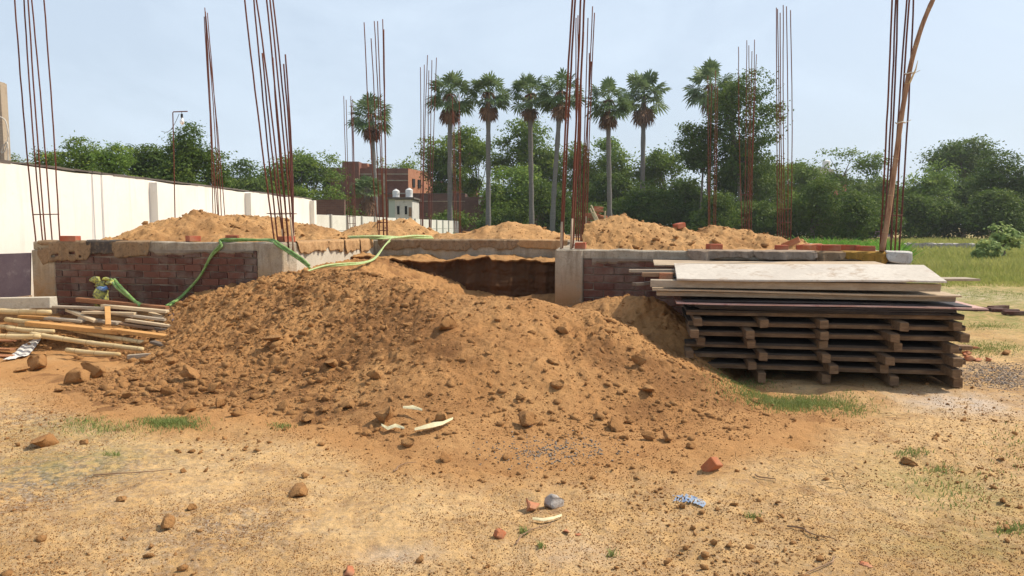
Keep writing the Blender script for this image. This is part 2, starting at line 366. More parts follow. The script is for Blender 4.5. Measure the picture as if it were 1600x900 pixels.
def housebrick(name, a, b, mort, sc=1.0):
    t = NT(name); q = t.coord('Object'); sp = t.n('ShaderNodeSeparateXYZ'); t.l(q, sp.inputs[0])
    cb = t.n('ShaderNodeCombineXYZ'); t.l(t.math('ADD', sp.outputs[0], t.math('MULTIPLY', sp.outputs[1], 1.0)), cb.inputs[0]); t.l(sp.outputs[2], cb.inputs[1])
    br = t.n('ShaderNodeTexBrick'); br.inputs['Scale'].default_value = 1; br.inputs['Brick Width'].default_value = .25 * sc; br.inputs['Row Height'].default_value = .09 * sc
    br.inputs['Mortar Size'].default_value = .008; br.inputs['Color1'].default_value = a + (1,); br.inputs['Color2'].default_value = b + (1,); br.inputs['Mortar'].default_value = mort + (1,)
    t.l(cb.outputs[0], br.inputs[0]); n = t.noise(q, .9, 6, .7); col = t.mix(t.rng(n, .5, .72, 0, .6), br.outputs[0], mul(a, .55))
    return t.fin(col, .95, br.outputs['Fac'], .2, .01)
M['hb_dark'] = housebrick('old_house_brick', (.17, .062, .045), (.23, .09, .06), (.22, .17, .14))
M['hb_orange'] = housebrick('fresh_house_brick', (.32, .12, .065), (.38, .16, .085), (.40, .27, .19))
M['hb_brown'] = housebrick('sooty_brick', (.12, .065, .05), (.17, .09, .065), (.15, .11, .09))
def leafm(name, a, b, c, tr=.3):
    t = NT(name); q = t.coord('World'); n1 = t.noise(q, .55, 3, .6); n2 = t.noise(q, 6, 3, .7)
    col = t.mix(t.rng(n1, .38, .62), a, b); col = t.mix(t.rng(n2, .5, .75, 0, .7), col, c)
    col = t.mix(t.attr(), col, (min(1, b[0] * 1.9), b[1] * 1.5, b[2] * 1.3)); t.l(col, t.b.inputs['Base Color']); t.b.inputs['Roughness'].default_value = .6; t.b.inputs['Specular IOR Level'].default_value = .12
    tl = t.n('ShaderNodeBsdfTranslucent'); t.l(t.mix(.5, col, mul(b, 1.5)), tl.inputs[0]); ms = t.n('ShaderNodeMixShader'); ms.inputs[0].default_value = tr
    t.l(t.b.outputs[0], ms.inputs[1]); t.l(tl.outputs[0], ms.inputs[2]); t.l(ms.outputs[0], t.out.inputs[0]); return t.m
M['leaf_dark'] = leafm('dark_foliage', (.050, .095, .018), (.085, .14, .024), (.12, .17, .03))
M['leaf_mid'] = leafm('mid_foliage', (.085, .15, .022), (.125, .195, .03), (.16, .215, .036))
M['leaf_bright'] = leafm('bright_foliage', (.13, .22, .04), (.18, .27, .05), (.10, .17, .035))
M['leaf_pale'] = leafm('pale_foliage', (.13, .18, .06), (.18, .22, .08), (.10, .13, .05))
M['leaf_palm'] = leafm('palm_foliage', (.10, .16, .06), (.17, .23, .10), (.06, .10, .04), .25)
M['leaf_dead'] = leafm('dead_palm_fronds', (.17, .095, .060), (.24, .14, .085), (.10, .065, .045), .15)
M['leaf_grey'] = leafm('greygreen_foliage', (.20, .29, .09), (.28, .36, .14), (.14, .21, .06))
M['grass'] = leafm('grass', (.26, .31, .07), (.38, .38, .12), (.44, .38, .16), .3)
M['grass_green'] = leafm('lush_weeds', (.12, .26, .035), (.17, .33, .05), (.09, .18, .03), .35)
M['grass_low'] = leafm('short_turf', (.16, .22, .06), (.24, .28, .09), (.34, .30, .13), .25)
M['bark'] = simple('bark', (.16, .125, .095), (.24, .20, .16), 3, .95, .6, .02, stretch=(4, 4, 1))
M['palm_trunk'] = simple('palm_trunk', (.15, .14, .13), (.22, .20, .185), 3, .95, .5, .02, stretch=(1, 1, 6))
M['chips'] = simple('stone_chips', (.20, .165, .135), (.34, .28, .22), 30, .95, .4)
M['greystone'] = simple('broken_concrete', (.40, .36, .33), (.50, .46, .42), 9, .95, .6, .01, (.28, .24, .22))

# ---------------------------------------------------------------- ground
def ground_h(X, Y):
    near = sstep(30, 8, Y)
    z = .035 * fbm(X * .45, Y * .45, 3, 3) + .028 * fbm(X * 2.0, Y * 2.0, 9, 4) * near + .009 * fbm(X * 6, Y * 6, 11, 4, .6) * near
    z = z + (.006 * fbm(X * 11, Y * 11, 19, 3) + .004 * fbm(X * 40, Y * 40, 29, 2) + .35 * lumps(X, Y, .12, 5, .22) * .55 * sstep(-.1, .3, fbm(X * .9, Y * .9, 13, 3)) + .3 * lumps(X, Y, .045, 15, .4) * .8 * sstep(-.25, .25, fbm(X * 1.7, Y * 1.7, 14, 3))) * near
    # shallow footprints and wheel marks
    z = z - .02 * np.exp(-((Y - 3.9 + .12 * X + .1 * np.sin(X * 1.3)) / .10) ** 2) * sstep(-1, .5, X) * (.5 + .5 * vn(X * 3, Y * 3, 44))
    z = z - .022 * np.maximum(0, vn(X * 3.1, Y * 3.1, 77) - .72) / .28 * near
    return z - .01
rows = [1.2]
while rows[-1] < 13: rows.append(rows[-1] * 1.0042)
while rows[-1] < 60: rows.append(rows[-1] * 1.02)
while rows[-1] < 900: rows.append(rows[-1] * 1.15)
rows = np.array(rows)
tt = np.concatenate([-1.0 - np.geomspace(.01, 3, 40)[::-1], np.arange(-1.0, 1.0001, .0021), 1.0 + np.geomspace(.01, 3, 40)])
Yg, Tg = np.meshgrid(rows, tt, indexing='ij'); Xg = Yg * Tg
Zg = ground_h(Xg, Yg)
gv = np.stack([Xg, Yg, Zg], -1).reshape(-1, 3)
# flat apron behind and beside the camera, joined to the same sheet
gf = grid_faces(len(rows), len(tt))
n0 = len(gv); zb = float(Zg[0].mean())
back = np.stack([Xg[0] * 1.0, np.full(len(tt), -600.0), np.full(len(tt), zb)], -1); back[:, 0] = tt / tt.max() * 2000
gv = np.concatenate([gv, back]); c = np.arange(len(tt) - 1)
gf = np.concatenate([gf, np.stack([n0 + c, n0 + c + 1, c + 1, c], -1)])
ground = mesh('ground', gv, gf, M['ground'], loc=(0, 0, 0), smooth=True); tag(ground, kind='structure')
X = gv[:, 0]; Y = gv[:, 1]
def blob(px, py, rx, ry):
    c = G(px, py); c2 = G(px + rx, py); c3 = G(px, py - ry)
    return np.exp(-(((X - c[0]) / abs(c2[0] - c[0])) ** 2 + ((Y - c[1]) / abs(c3[1] - c[1])) ** 2))
nmask = fbm(X * .5, Y * .5, 51, 4)
green = sstep(9.5, 13, Y + 1.5 * nmask + .35 * np.maximum(0, X - 3)) * sstep(4.5, 6.5, X)
green = np.maximum(green, sstep(24, 30, Y))
green = np.maximum(green, .9 * blob(1250, 630, 110, 12)); green = np.maximum(green, .6 * blob(1480, 760, 110, 40)); green = np.maximum(green, .8 * blob(1560, 540, 70, 12))
green = np.maximum(green, .5 * blob(180, 665, 150, 25)); green = np.maximum(green, .5 * blob(120, 720, 120, 30)); green = np.maximum(green, .4 * blob(1500, 850, 160, 40))
pale = .9 * blob(1500, 628, 90, 16) + .9 * blob(1480, 460, 120, 12) + .35 * blob(900, 860, 60, 20) + .5 * blob(620, 868, 60, 14) + .4 * blob(1060, 470, 30, 10)
gravel = .9 * blob(1560, 585, 80, 22) + .8 * blob(860, 690, 90, 22) + .6 * blob(80, 745, 150, 45) + .5 * blob(120, 640, 150, 30) + .4 * blob(340, 830, 120, 40) + .25
crack = blob(1320, 640, 120, 25) + .9 * blob(1260, 745, 120, 45)
for nm, vals in (('green', green), ('pale', pale), ('gravel', gravel), ('crack', crack)):
    at = ground.data.attributes.new(nm, 'FLOAT', 'POINT'); at.data.foreach_set('value', np.clip(vals, 0, 1).astype(np.float32))

# ---------------------------------------------------------------- main earth heap
hp = []
for px, py, D in [(270,470,9.1),(330,452,9.0),(400,434,8.9),(480,418,9.0),(540,411,8.8),(590,412,8.4),(640,430,7.9),(700,450,7.6),(760,458,7.4),(850,462,7.3),
                  (900,476,7.25),(960,492,7.1),(1005,515,6.9),(1040,545,6.65),(1100,582,6.3),(1150,612,6.05),(1205,645,5.75),
                  (0,500,9.5),(90,498,9.5),(180,500,9.5),(250,490,9.1), (0,538,8.8),(120,540,8.8),(240,528,8.5),(0,568,8.05),(110,570,8.0),(220,570,7.7),
                  (300,500,8.2),(360,480,8.1),(450,455,8.0),(540,450,7.8),(300,545,7.3),(400,520,7.2),(520,500,7.1),(620,490,7.0),(700,490,6.8),(800,500,6.7),(900,520,6.5),(1000,560,6.2),
                  (250,590,6.7),(350,580,6.5),(450,570,6.4),(560,570,6.1),(680,570,5.95),(800,580,5.85),(900,590,5.8),(1000,610,5.75),(1100,640,5.6),
                  (350,625,6.05),(600,640,5.4),(800,650,5.3),(1000,660,5.35),(720,610,5.6),
                  (905,468,8.6),(960,462,8.2),(1010,462,7.9),(1050,480,7.7),(1070,500,7.4),(1000,512,7.4),(940,495,7.9),(1045,535,7.1)]:
    hp.append(P(px, py, D))
for px, py in [(60,585),(100,607),(150,628),(250,650),(330,660),(430,655),(520,668),(600,695),(700,712),(820,712),(900,708),(1000,706),(1100,696),(1180,682),(1240,668),(1270,650)]:
    g_ = G(px, py); g_[2] = -.0; hp.append(g_)
    d = g_ + np.array([0, -.5, 0]); d[2] = -.10; hp.append(d)
    d = g_ + np.array([0, -1.3, 0]); d[2] = -.4; hp.append(d)
for a in [(-9,9.4,.2),(-9,8.0,-.1),(-7.5,7.4,-.1),(-5.6,6.9,-.1),(2.6,6.1,-.1),(3.1,6.6,-.1),(2.2,7.1,-.1),(2.6,7.9,-.1),(3.0,5.2,-.15),(3.6,8,-.15),
          (-1.3,9.6,.25),(-.6,9.4,.22),(.1,9.2,.30),(-1.2,10.6,.2),(0,10.6,.2),(-1.3,9.0,.5),(-.4,8.5,.38),(.3,8.4,.38),(-1.75,9.4,.80),
          (-2.6,9.7,.93),(-2.3,10.6,.96),(-2.0,11.6,1.0),(-2.9,9.2,.93),(-2.1,9.9,.92),(-3.6,9.7,.80),(-5,10,.45),(-6.6,10.3,.42),(-9,10.3,.2),
          (1,9.0,.55),(2,8.8,.4),(3,8.6,.1),(3.6,8.6,0)]: hp.append(np.array(a, float))
heapR = RBF(hp)
def heap_h(X, Y, det=True):
    z = heapR(X, Y)
    if not det: return z
    hgt = np.clip(z / .35, 0, 1); left = sstep(.2, -2.2, X) * sstep(-7, -4.6, X)
    rough = .35 + .65 * np.clip(left + .8 * sstep(-.1, .35, fbm(X * .8, Y * .8, 71, 3)), 0, 1)
    z = z - .045 * hgt - .075 * hgt * sstep(-.7, -1.8, X)
    z = z + hgt * (.05 * fbm(X * 1.5, Y * 1.5, 31, 3) + .035 * fbm(X * 5, Y * 5, 33, 3) * rough)
    z = z + (.1 + .9 * hgt) * (.30 * lumps(X, Y, .30, 41, .35) * rough ** 2 + .45 * lumps(X, Y, .13, 43, .45) * rough + .6 * lumps(X, Y, .05, 45, .6) * rough + .040 * np.abs(fbm(X * 7, Y * 7, 49, 5, .62)) * rough + .016 * fbm(X * 22, Y * 22, 47, 3, .65) * (.5 + rough))
    # small run-off grooves
    z = z - hgt * .045 * np.abs(fbm(X * 3.5 + .6 * fbm(X, Y, 5), Y * .9, 53, 3)) * sstep(-.8, .3, X)
    return z
st = .0135
xs = np.arange(-8.6, 3.4, st); ys = np.arange(4.7, 12.2, st)
ys = np.concatenate([np.arange(4.15, 9.4, st), np.arange(9.4, 12.1, .03)])
Yh, Xh = np.meshgrid(ys, xs, indexing='ij'); Zh = heap_h(Xh, Yh)
# sideways raggedness so clods overhang a little
ox = .012 * fbm(Xh * 24, Yh * 24, 91, 2); oy = .012 * fbm(Xh * 24, Yh * 24, 93, 2)
hv = np.stack([Xh + ox, Yh + oy, Zh], -1).reshape(-1, 3)
# keep clear of the plinth interior: building-local coordinates
la = (Xh - O[0]) * E1[0] + (Yh - O[1]) * E1[1]; lb = (Xh - O[0]) * E2[0] + (Yh - O[1]) * E2[1]
ok = (Zh > ground_h(Xh, Yh) - .03) & (Yh > 4.2) & ~((lb > .12) & ((la < -.1) | (la > 3.55)))
ok4 = ok[:-1, :-1] | ok[1:, 1:]
ok4 &= ~((lb[:-1, :-1] > .12) & ((la[:-1, :-1] < -.1) | (la[:-1, :-1] > 3.55)))
hf = grid_faces(len(ys), len(xs), ok4)
tint = np.clip(.75 * sstep(.0, .4, fbm(Xh * 1.0, Yh * 1.0, 61, 5, .6)) + .7 * sstep(.1, .4, fbm(Xh * 4, Yh * 4, 63, 4)) * sstep(.5, -1.5, Xh), 0, 1).ravel()
hv, hf, tint = compact(hv, hf, tint)
heap = mesh('earth_heap', hv, hf, M['heap'], attr=tint, smooth=False)
tag(heap, 'large orange brown heap of dug earth with loose clods, in front of the plinth', 'earth heap')

hz_ = heapR(np.clip(X, -9, 4), np.clip(Y, 3.5, 12)); spill = sstep(-.17, -.01, hz_ + .06 * fbm(X * 3, Y * 3, 501, 4)) * (Y > 3.6) * (Y < 9) * (X > -6.5) * (X < 3.2)
at = ground.data.attributes.new('spill', 'FLOAT', 'POINT'); at.data.foreach_set('value', np.clip(spill, 0, 1).astype(np.float32))
# icosphere prototypes
import bmesh
def ico(sub):
    bm = bmesh.new(); bmesh.ops.create_icosphere(bm, subdivisions=sub, radius=1); v = np.array([q.co[:] for q in bm.verts]); f = np.array([[x.index for x in q.verts] for q in bm.faces]); bm.free(); return v, f
ICO1, ICOF1 = ico(1); ICO2, ICOF2 = ico(2); ICO3, ICOF3 = ico(3)
def rock_shape(seed, sub=2, cuts=7, rough=.12):
    if sub > 1: cuts = 16
    r = np.random.RandomState(seed); v = {1: ICO1, 2: ICO2, 3: ICO3}[sub].copy()
    for _ in range(cuts):
        n = r.normal(size=3); n /= np.linalg.norm(n); d = r.uniform(.22, .62) if sub > 1 else r.uniform(.3, .8); s = v @ n; v = v - np.outer(np.maximum(0, s - d), n) * .98
    v *= (1 + r.uniform(-rough, rough, (len(v), 1)) * (.8 if sub > 1 else 1))
    if sub > 1: v *= (1 + .22 * fbm(v[:, 0] * 2.2 + seed, v[:, 1] * 2.2 + v[:, 2] * 1.7, seed, 3))[:, None]
    v = v * np.array([1, r.uniform(.65, 1), r.uniform(.5, .85)])
    return v / np.abs(v).max()
ROCKS1 = [rock_shape(i, 1, 6, .34) * np.array([1, .6 + .4 * ((i * 37) % 10) / 10, .55 + .45 * ((i * 53) % 10) / 10]) for i in range(24)]; ROCKS2 = [rock_shape(50 + i, 2, 8, .07) for i in range(10)]; ROCKS3 = [rock_shape(90 + i, 3, 10, .035) for i in range(8)]
def scatter(pos, size, protos, faces, sink=.3):
    V = []; Fs = []; k = 0
    nv = len(protos[0])
    for p, s in zip(pos, size):
        v = protos[rs.randint(len(protos))]; a, b = rs.uniform(0, 6.28), rs.uniform(-.6, .6)
        ca, sa, cb, sb = math.cos(a), math.sin(a), math.cos(b), math.sin(b)
        Rm = np.array([[ca, -sa, 0], [sa, ca, 0], [0, 0, 1]]) @ np.array([[cb, 0, sb], [0, 1, 0], [-sb, 0, cb]])
        V.append(v @ Rm.T * s + p + np.array([0, 0, s * sink])); Fs.append(faces + k); k += nv
    return np.concatenate(V), np.concatenate(Fs)
def surf(x, y):
    x = np.asarray(x, float); y = np.asarray(y, float)
    return np.maximum(heap_h(x, y), ground_h(x, y))
# crumbs on the heap (a part of it, uncountable)
N = 30000
cx = rs.uniform(-6.5, 2.9, N * 3); cy = rs.uniform(4.9, 9.3, N * 3)
zz = heapR(cx, cy)
wgt = (zz > .0) * (zz < 1.3) * (.6 + .75 * sstep(.3, -2, cx) + .6 * (fbm(cx * .9, cy * .9, 71, 3) > .1) + 1.2 * (zz < .2))
lb_ = (cx - O[0]) * E2[0] + (cy - O[1]) * E2[1]; wgt = wgt * (lb_ < -.05)
keep = rs.uniform(0, 1.5, len(cx)) < wgt; cx, cy = cx[keep][:N], cy[keep][:N]
sz_ = .005 + .012 * rs.pareto(2.0, len(cx)) * .5; sz_ = np.minimum(sz_, .055) * (.75 + .5 * sstep(0, -3, cx))
zc = heap_h(cx, cy)
v_, f_ = scatter(np.stack([cx, cy, zc], -1), sz_, ROCKS1, ICOF1, .02)
o = mesh('clods', v_, f_, M['clod'], parent=heap, attr=np.zeros(len(v_))); o['kind'] = 'stuff'
# crumbs over the sandy ground
N = 20000
pp = rs.uniform([-250, 0], [1850, 1], (N, 2)); pyy = 575 + 420 * pp[:, 1] ** 1.2
gp = np.array([G(a, b) for a, b in zip(pp[:, 0], pyy)])
keep = (fbm(gp[:, 0] * 1.1, gp[:, 1] * 1.1, 23, 3) + rs.uniform(-.4, .5, N) + .5 * (heapR(gp[:, 0], gp[:, 1] + .6) > 0) > .12); gp = gp[keep]
gs = .004 + .0075 * rs.pareto(2.6, len(gp)) * .6; gs = np.minimum(gs, .028)
gp[:, 2] = surf(gp[:, 0], gp[:, 1])
v_, f_ = scatter(gp, gs, ROCKS1, ICOF1, .35)
o = mesh('soil_crumbs', v_, f_, M['clod'], loc=(0, 0, 0), attr=np.zeros(len(v_))); tag(o, 'scatter of small earth crumbs and pebbles over the sandy ground', 'soil crumbs', kind='stuff')
# finest grains of soil lying on the sand, near the camera
OCT = np.array([[1,0,0],[-1,0,0],[0,1,0],[0,-1,0],[0,0,1],[0,0,-1.]]); OCF = np.array([[0,2,4],[2,1,4],[1,3,4],[3,0,4],[2,0,5],[1,2,5],[3,1,5],[0,3,5]])
OCTS = [OCT * rs.uniform(.45, 1.2, (6, 1)) + rs.uniform(-.2, .2, (6, 3)) for _ in range(12)]
N = 70000
py_ = 590 + 360 * rs.uniform(0, 1, N) ** 1.0; px_ = rs.uniform(-120, 1720, N)
sc_ = 1.0 / ((py_ - 352) / 1.45 / F); gx = (px_ - 800) / F * sc_; gy = sc_
dn = fbm(gx * 1.4, gy * 1.4, 401, 4) + .5 * fbm(gx * 5, gy * 5, 403, 3) + rs.uniform(-.35, .35, N); k_ = (dn > .0) & (gy > 2.2) & (gy < 8.5)
gx, gy = gx[k_], gy[k_]; gz = surf(gx, gy)
v_, f_ = scatter(np.stack([gx, gy, gz], -1), rs.uniform(.0022, .0058, len(gx)) * (gy / 4.2) ** .6, OCTS, OCF, .15)
o = mesh('soil_grains', v_, f_, M['clod'], loc=(0, 0, 0), attr=np.zeros(len(v_))); tag(o, 'loose fine grains of soil on the foreground sand', 'soil grains', kind='stuff')
# grey gravel at the right and along the foot of the heap
gp = np.concatenate([np.array([G(a, b) for a, b in zip(rs.normal(1560, 40, 1500), rs.normal(583, 12, 1500))]), np.array([G(a, b) for a, b in zip(rs.normal(860, 50, 500), rs.normal(706, 9, 500))])])
gp[:, 2] = surf(gp[:, 0], gp[:, 1]); v_, f_ = scatter(gp, rs.uniform(.004, .012, len(gp)), ROCKS1, ICOF1, .2)
o = mesh('gravel', v_, f_, M['chips'], loc=(0, 0, 0)); tag(o, 'grey stone chips spread at the right of the plywood stack', 'gravel', kind='stuff')

# individually visible rocks and clods on the ground
def rock(name, px, py, wpx, mat, label, cat, seed, group=None, flat=1.0, protos=None, fc=None, tint=0.0):
    g_ = G(px, py); z = float(surf(g_[0], g_[1])); D = g_[1]
    if z > .03:
        for _ in range(6):
            g_ = G(px, py, z); z = float(surf(g_[0], g_[1]))
    s = wpx / 2 * g_[1] / F
    v = ROCKS3[seed % len(ROCKS3)] * np.array([1, 1, flat]); a = seed * 1.7; ca, sa = math.cos(a), math.sin(a)
    v = v @ np.array([[ca, -sa, 0], [sa, ca, 0], [0, 0, 1]]).T; v = v / np.abs(v[:, 0]).max() * s
    base = np.array([g_[0], g_[1], z]); v = v + base + np.array([0, 0, -v[:, 2].min() * .75])
    o = mesh(name, v, ICOF3, mat, loc=base, attr=np.full(len(v), tint)); return tag(o, label, cat, group)
rk = 'earth clods lying on the open ground'
rock('rock', 70, 697, 50, M['clod'], 'wide brown boulder-like clod at far left of the foreground', 'clod', 1, rk)
rock('rock', 468, 772, 34, M['clod'], 'fist-sized brown lump alone on pale sand left of centre', 'clod', 2, rk)
rock('rock', 258, 834, 28, M['clod'], 'brown lump nearest the camera at lower left', 'clod', 3, rk)
rock('rock', 300, 800, 15, M['clod'], 'small crumbly clod just above the lower left lump', 'clod', 8, rk)
rock('rock', 188, 783, 22, M['clod'], 'small dark clod at the edge of the churned sand, lower left', 'clod', 4, rk)
rock('rock', 302, 706, 20, M['clod'], 'dark broken clod between the grass tuft and the lone lump', 'clod', 5, rk)
rock('rock', 697, 717, 22, M['clod'], 'rounded clod right of the dry leaf strips', 'clod', 6, rk)
rock('rock', 636, 700, 24, M['clod'], 'round clod directly below the dry leaf strips', 'clod', 7, rk)
rock('rock', 1018, 690, 34, M['clod'], 'brown clod at the right foot of the big heap', 'clod', 11, rk)
rock('rock', 790, 716, 22, M['clod'], 'crumbly clod at the front foot of the heap, centre', 'clod', 12, rk)
rock('rock', 1185, 630, 16, M['clod'], 'orange clod standing between heap and plywood stack', 'clod', 13, rk)
rock('rock', 1418, 722, 28, M['clod'], 'flat brown clod on the right open ground', 'clod', 14, rk, .7)
rock('rock', 1282, 880, 18, M['clod'], 'low brown clod at the bottom right of centre', 'clod', 15, rk)
rock('rock', 132, 694, 18, M['clod'], 'small flat clod right of the wide far-left clod', 'clod', 16, rk, .7)
rock('rock', 1572, 552, 18, M['clod'], 'brown clod on the thin grass at the right edge', 'clod', 17, rk)
rock('stone', 862, 785, 40, M['greystone'], 'pale grey angular chunk of broken concrete on the sand', 'stone', 22, None, 1.2)
rock('brick_fragment', 832, 789, 24, M['oldbrick'], 'dusty brick piece touching the grey concrete chunk', 'brick piece', 23, 'broken brick pieces', .8, tint=.8)
rock('brick_fragment', 778, 840, 28, M['oldbrick'], 'rounded orange brick piece at the bottom centre', 'brick piece', 24, 'broken brick pieces', 1.2)
rock('brick_fragment', 545, 897, 22, M['oldbrick'], 'small brick bit cut by the bottom edge of the picture', 'brick piece', 25, 'broken brick pieces')
rock('brick_fragment', 1350, 888, 20, M['oldbrick'], 'tiny flat orange brick bit at lower right', 'brick piece', 26, 'broken brick pieces', .5)
rock('brick_fragment', 885, 828, 14, M['oldbrick'], 'low reddish brick crumb beside the yellow leaf, left one of two', 'brick piece', 27, 'broken brick pieces', .5)
rock('brick_fragment', 905, 830, 14, M['oldbrick'], 'low reddish brick crumb beside the yellow leaf, right one of two', 'brick piece', 28, 'broken brick pieces', .5)
b = MB(); c0 = G(1112, 735); b.box(c0 + [0, 0, .028], [.028, -.018, .034], [.028, .024, -.006], [-.018, .008, .022], 0, .006)
tag(b.build('brick_fragment', M['oldbrick'], bevel=.004), 'half brick lying tilted on the sand in front of the heap', 'brick piece', 'broken brick pieces')
# larger loose clods along the left foot of the heap
spots = [(150,590,44),(120,600,34),(165,612,30),(205,596,26),(195,625,26),(215,632,22),(240,612,24),(290,646,32),(262,618,30),(345,640,22),(372,655,26),(400,622,30),(330,618,26),(480,660,30),(505,648,22),
         (445,640,24),(600,660,34),(588,628,30),(520,610,30),(545,640,26),(820,668,34),(812,645,22),(985,668,26),(965,676,30),(870,640,24),(700,610,30),(430,590,38),(385,560,30),(420,500,24),(470,470,26),
         (330,560,30),(300,590,34),(270,570,24),(60,575,34),(35,580,20),(640,600,22),(740,560,22),(880,610,26),(560,520,24),(480,540,28),(1045,690,20),(1078,700,22),(935,655,20),(1010,640,24),(990,470,30),(1020,480,24),
         (960,500,30),(930,488,22),(1000,500,26),(690,660,22),(120,560,22),(90,610,22),(230,570,22)]
for i, (a, b_, c_) in enumerate(spots):
    rock('clod', a, b_, c_, M['clod'], 'loose tan clod lying among others at the foot of the earth heap', 'clod', 31 + i, 'clods along the heap foot')

# ---------------------------------------------------------------- plinth of the unfinished building
pl = empty('building_plinth', L(-3.6, 0, 0), 'unfinished brick and concrete plinth with open middle bay, behind the earth heap', 'plinth')
def brickwall(p0, p1, z0, z1, nrm, name='brick_panel', seed=0):
    r = np.random.RandomState(seed); p0 = np.array(p0, float); p1 = np.array(p1, float); d = p1 - p0; Lw = np.linalg.norm(d[:2]); d = np.array([d[0], d[1], 0]) / Lw
    nrm = np.array(nrm, float); b = MB(); row = 0; z = z1
    while z > z0:
        x = -(row % 2) * .12
        h = .083
        while x < Lw:
            a = max(0, x) + .0035; e = min(Lw, x + .24) - .0035
            if e - a > .03:
                pr = r.uniform(.001, .007); c_ = p0 + d * (a + e) / 2 + np.array([0, 0, z - h / 2]) - nrm * .04 + nrm * pr
                b.box(c_, d * (e - a) / 2, nrm * .04, [0, 0, h / 2 * r.uniform(.9, 1.02)], r.uniform(0, 1), .005)
            x += .24
        z -= .0905; row += 1
    return b.build(name, M['brick'], pl, bevel=.004)
FN = -E2                       # front faces look this way
def part(mb, name, mat, bevel=.008): return mb.build(name, mat, pl, bevel=bevel)
def wallseg(a0, b0, a1, b1, z0, za, zb, th, inn, name, mat):
    """wall with front line (a0,b0)-(a1,b1); thickness goes towards inn (building-local vector)"""
    p0, p1 = L(a0, b0), L(a1, b1); iv = inn[0] * E1 + inn[1] * E2
    n = max(2, int(np.linalg.norm(p1 - p0) / .12)); V = []; Fc = []
    for i in range(n + 1):
        t = i / n; q = p0 + (p1 - p0) * t; zt = za + (zb - za) * t + rs.uniform(-.008, .008)
        w0 = rs.uniform(-.009, .006)
        for off, z in ((w0, z0), (w0, (z0 + zt) / 2), (w0, zt - .012), (.014, zt), (th, zt), (th, z0)):
            V.append(q + iv * off + EZ * z)
    for i in range(n):
        for k in range(6):
            a = i * 6 + k; b_ = i * 6 + (k + 1) % 6; Fc.append((a, b_, b_ + 6, a + 6))
    Fc += [tuple(range(6)), tuple(n * 6 + k for k in range(5, -1, -1))]
    b = MB(); b.add(V, Fc); return b.build(name, mat, pl)
# left room front
wallseg(-3.6, .012, -.02, .012, 0, 1.12, 1.12, .23, (0, 1), 'mortar_backing', M['mortar'])
brickwall(L(-3.3, 0), L(-.36, 0), .1, 1.12, FN, seed=3)
wallseg(-3.6, -.006, 0, -.006, 1.125, 1.232, 1.232, .26, (0, 1), 'tie_beam', M['concrete'])
def column(a, b_, wa, wb, z1, mat=None):
    m = MB(); c_ = L(a, b_, z1 / 2); m.box(c_, E1 * wa / 2, E2 * wb / 2, [0, 0, z1 / 2], 0, .006); return part(m, 'concrete_column', mat or M['concrete'], .012)
column(-3.45, .16, .34, .36, 1.12); column(-.17, .16, .36, .37, 1.228, M['concrete'])
# left room sides, middle bay back beam
wallseg(-.005, .35, -.005, 3.3, 0, 1.222, 1.215, .25, (-1, 0), 'tie_beam', M['concrete_pale'])
wallseg(-3.6, .3, -3.6, 13, 0, 1.22, 1.2, .25, (1, 0), 'tie_beam', M['concrete'])
wallseg(-.005, 3.3, 3.45, 3.3, 0, 1.20, 1.19, .25, (0, 1), 'tie_beam', M['concrete'])
wallseg(3.455, .3, 3.455, 3.3, 0, 1.168, 1.19, .25, (1, 0), 'tie_beam', M['concrete'])
# right room
wallseg(3.46, .012, 7.36, .012, 0, 1.06, 1.035, .23, (0, 1), 'mortar_backing', M['mortar'])
brickwall(L(3.80, 0), L(7.1, 0), .1, 1.045, FN, seed=8)
wallseg(3.47, -.006, 7.38, -.006, 1.06, 1.168, 1.132, .26, (0, 1), 'tie_beam', M['concrete'])
column(3.63, .15, .32, .38, 1.165); column(7.22, .16, .30, .36, 1.03)
wallseg(7.38, .3, 7.38, 13, 0, 1.14, 1.15, .25, (-1, 0), 'tie_beam', M['concrete'])
wallseg(-3.6, 13, 7.38, 13, 0, 1.2, 1.18, .25, (0, -1), 'tie_beam', M['concrete'])
for a in (-.3, 3.6): wallseg(a, 3.6, a, 12.9, .8, 1.19, 1.19, .25, (1, 0), 'tie_beam', M['concrete'])
for b_ in (4.9, 9): wallseg(-3.5, b_, 7.2, b_, .8, 1.185, 1.18, .25, (0, 1), 'tie_beam', M['concrete'])
# a smear of mortar under the caps
b = MB()
for a0, a1, z in ((-2.0, -.4, 1.125), (3.9, 5.1, 1.058)):
    n = int((a1 - a0) / .03); V = []; 
    for i in range(n + 1):
        a = a0 + (a1 - a0) * i / n; hh = .02 + .05 * float(vn(np.array(a * 7.0), np.array(1.0), 4)) + .02 * rs.rand()
        V += [L(a, -.020, z + .002), L(a, -.018 - .004 * rs.rand(), z - hh * .6), L(a, -.004, z - hh), L(a, .01, z)]
    fs = [(i*4+k, i*4+(k+1)%4, i*4+4+(k+1)%4, i*4+4+k) for i in range(n) for k in range(4)]
    b.add(V, fs)
part(b, 'mortar_smear', M['mortar'], 0)
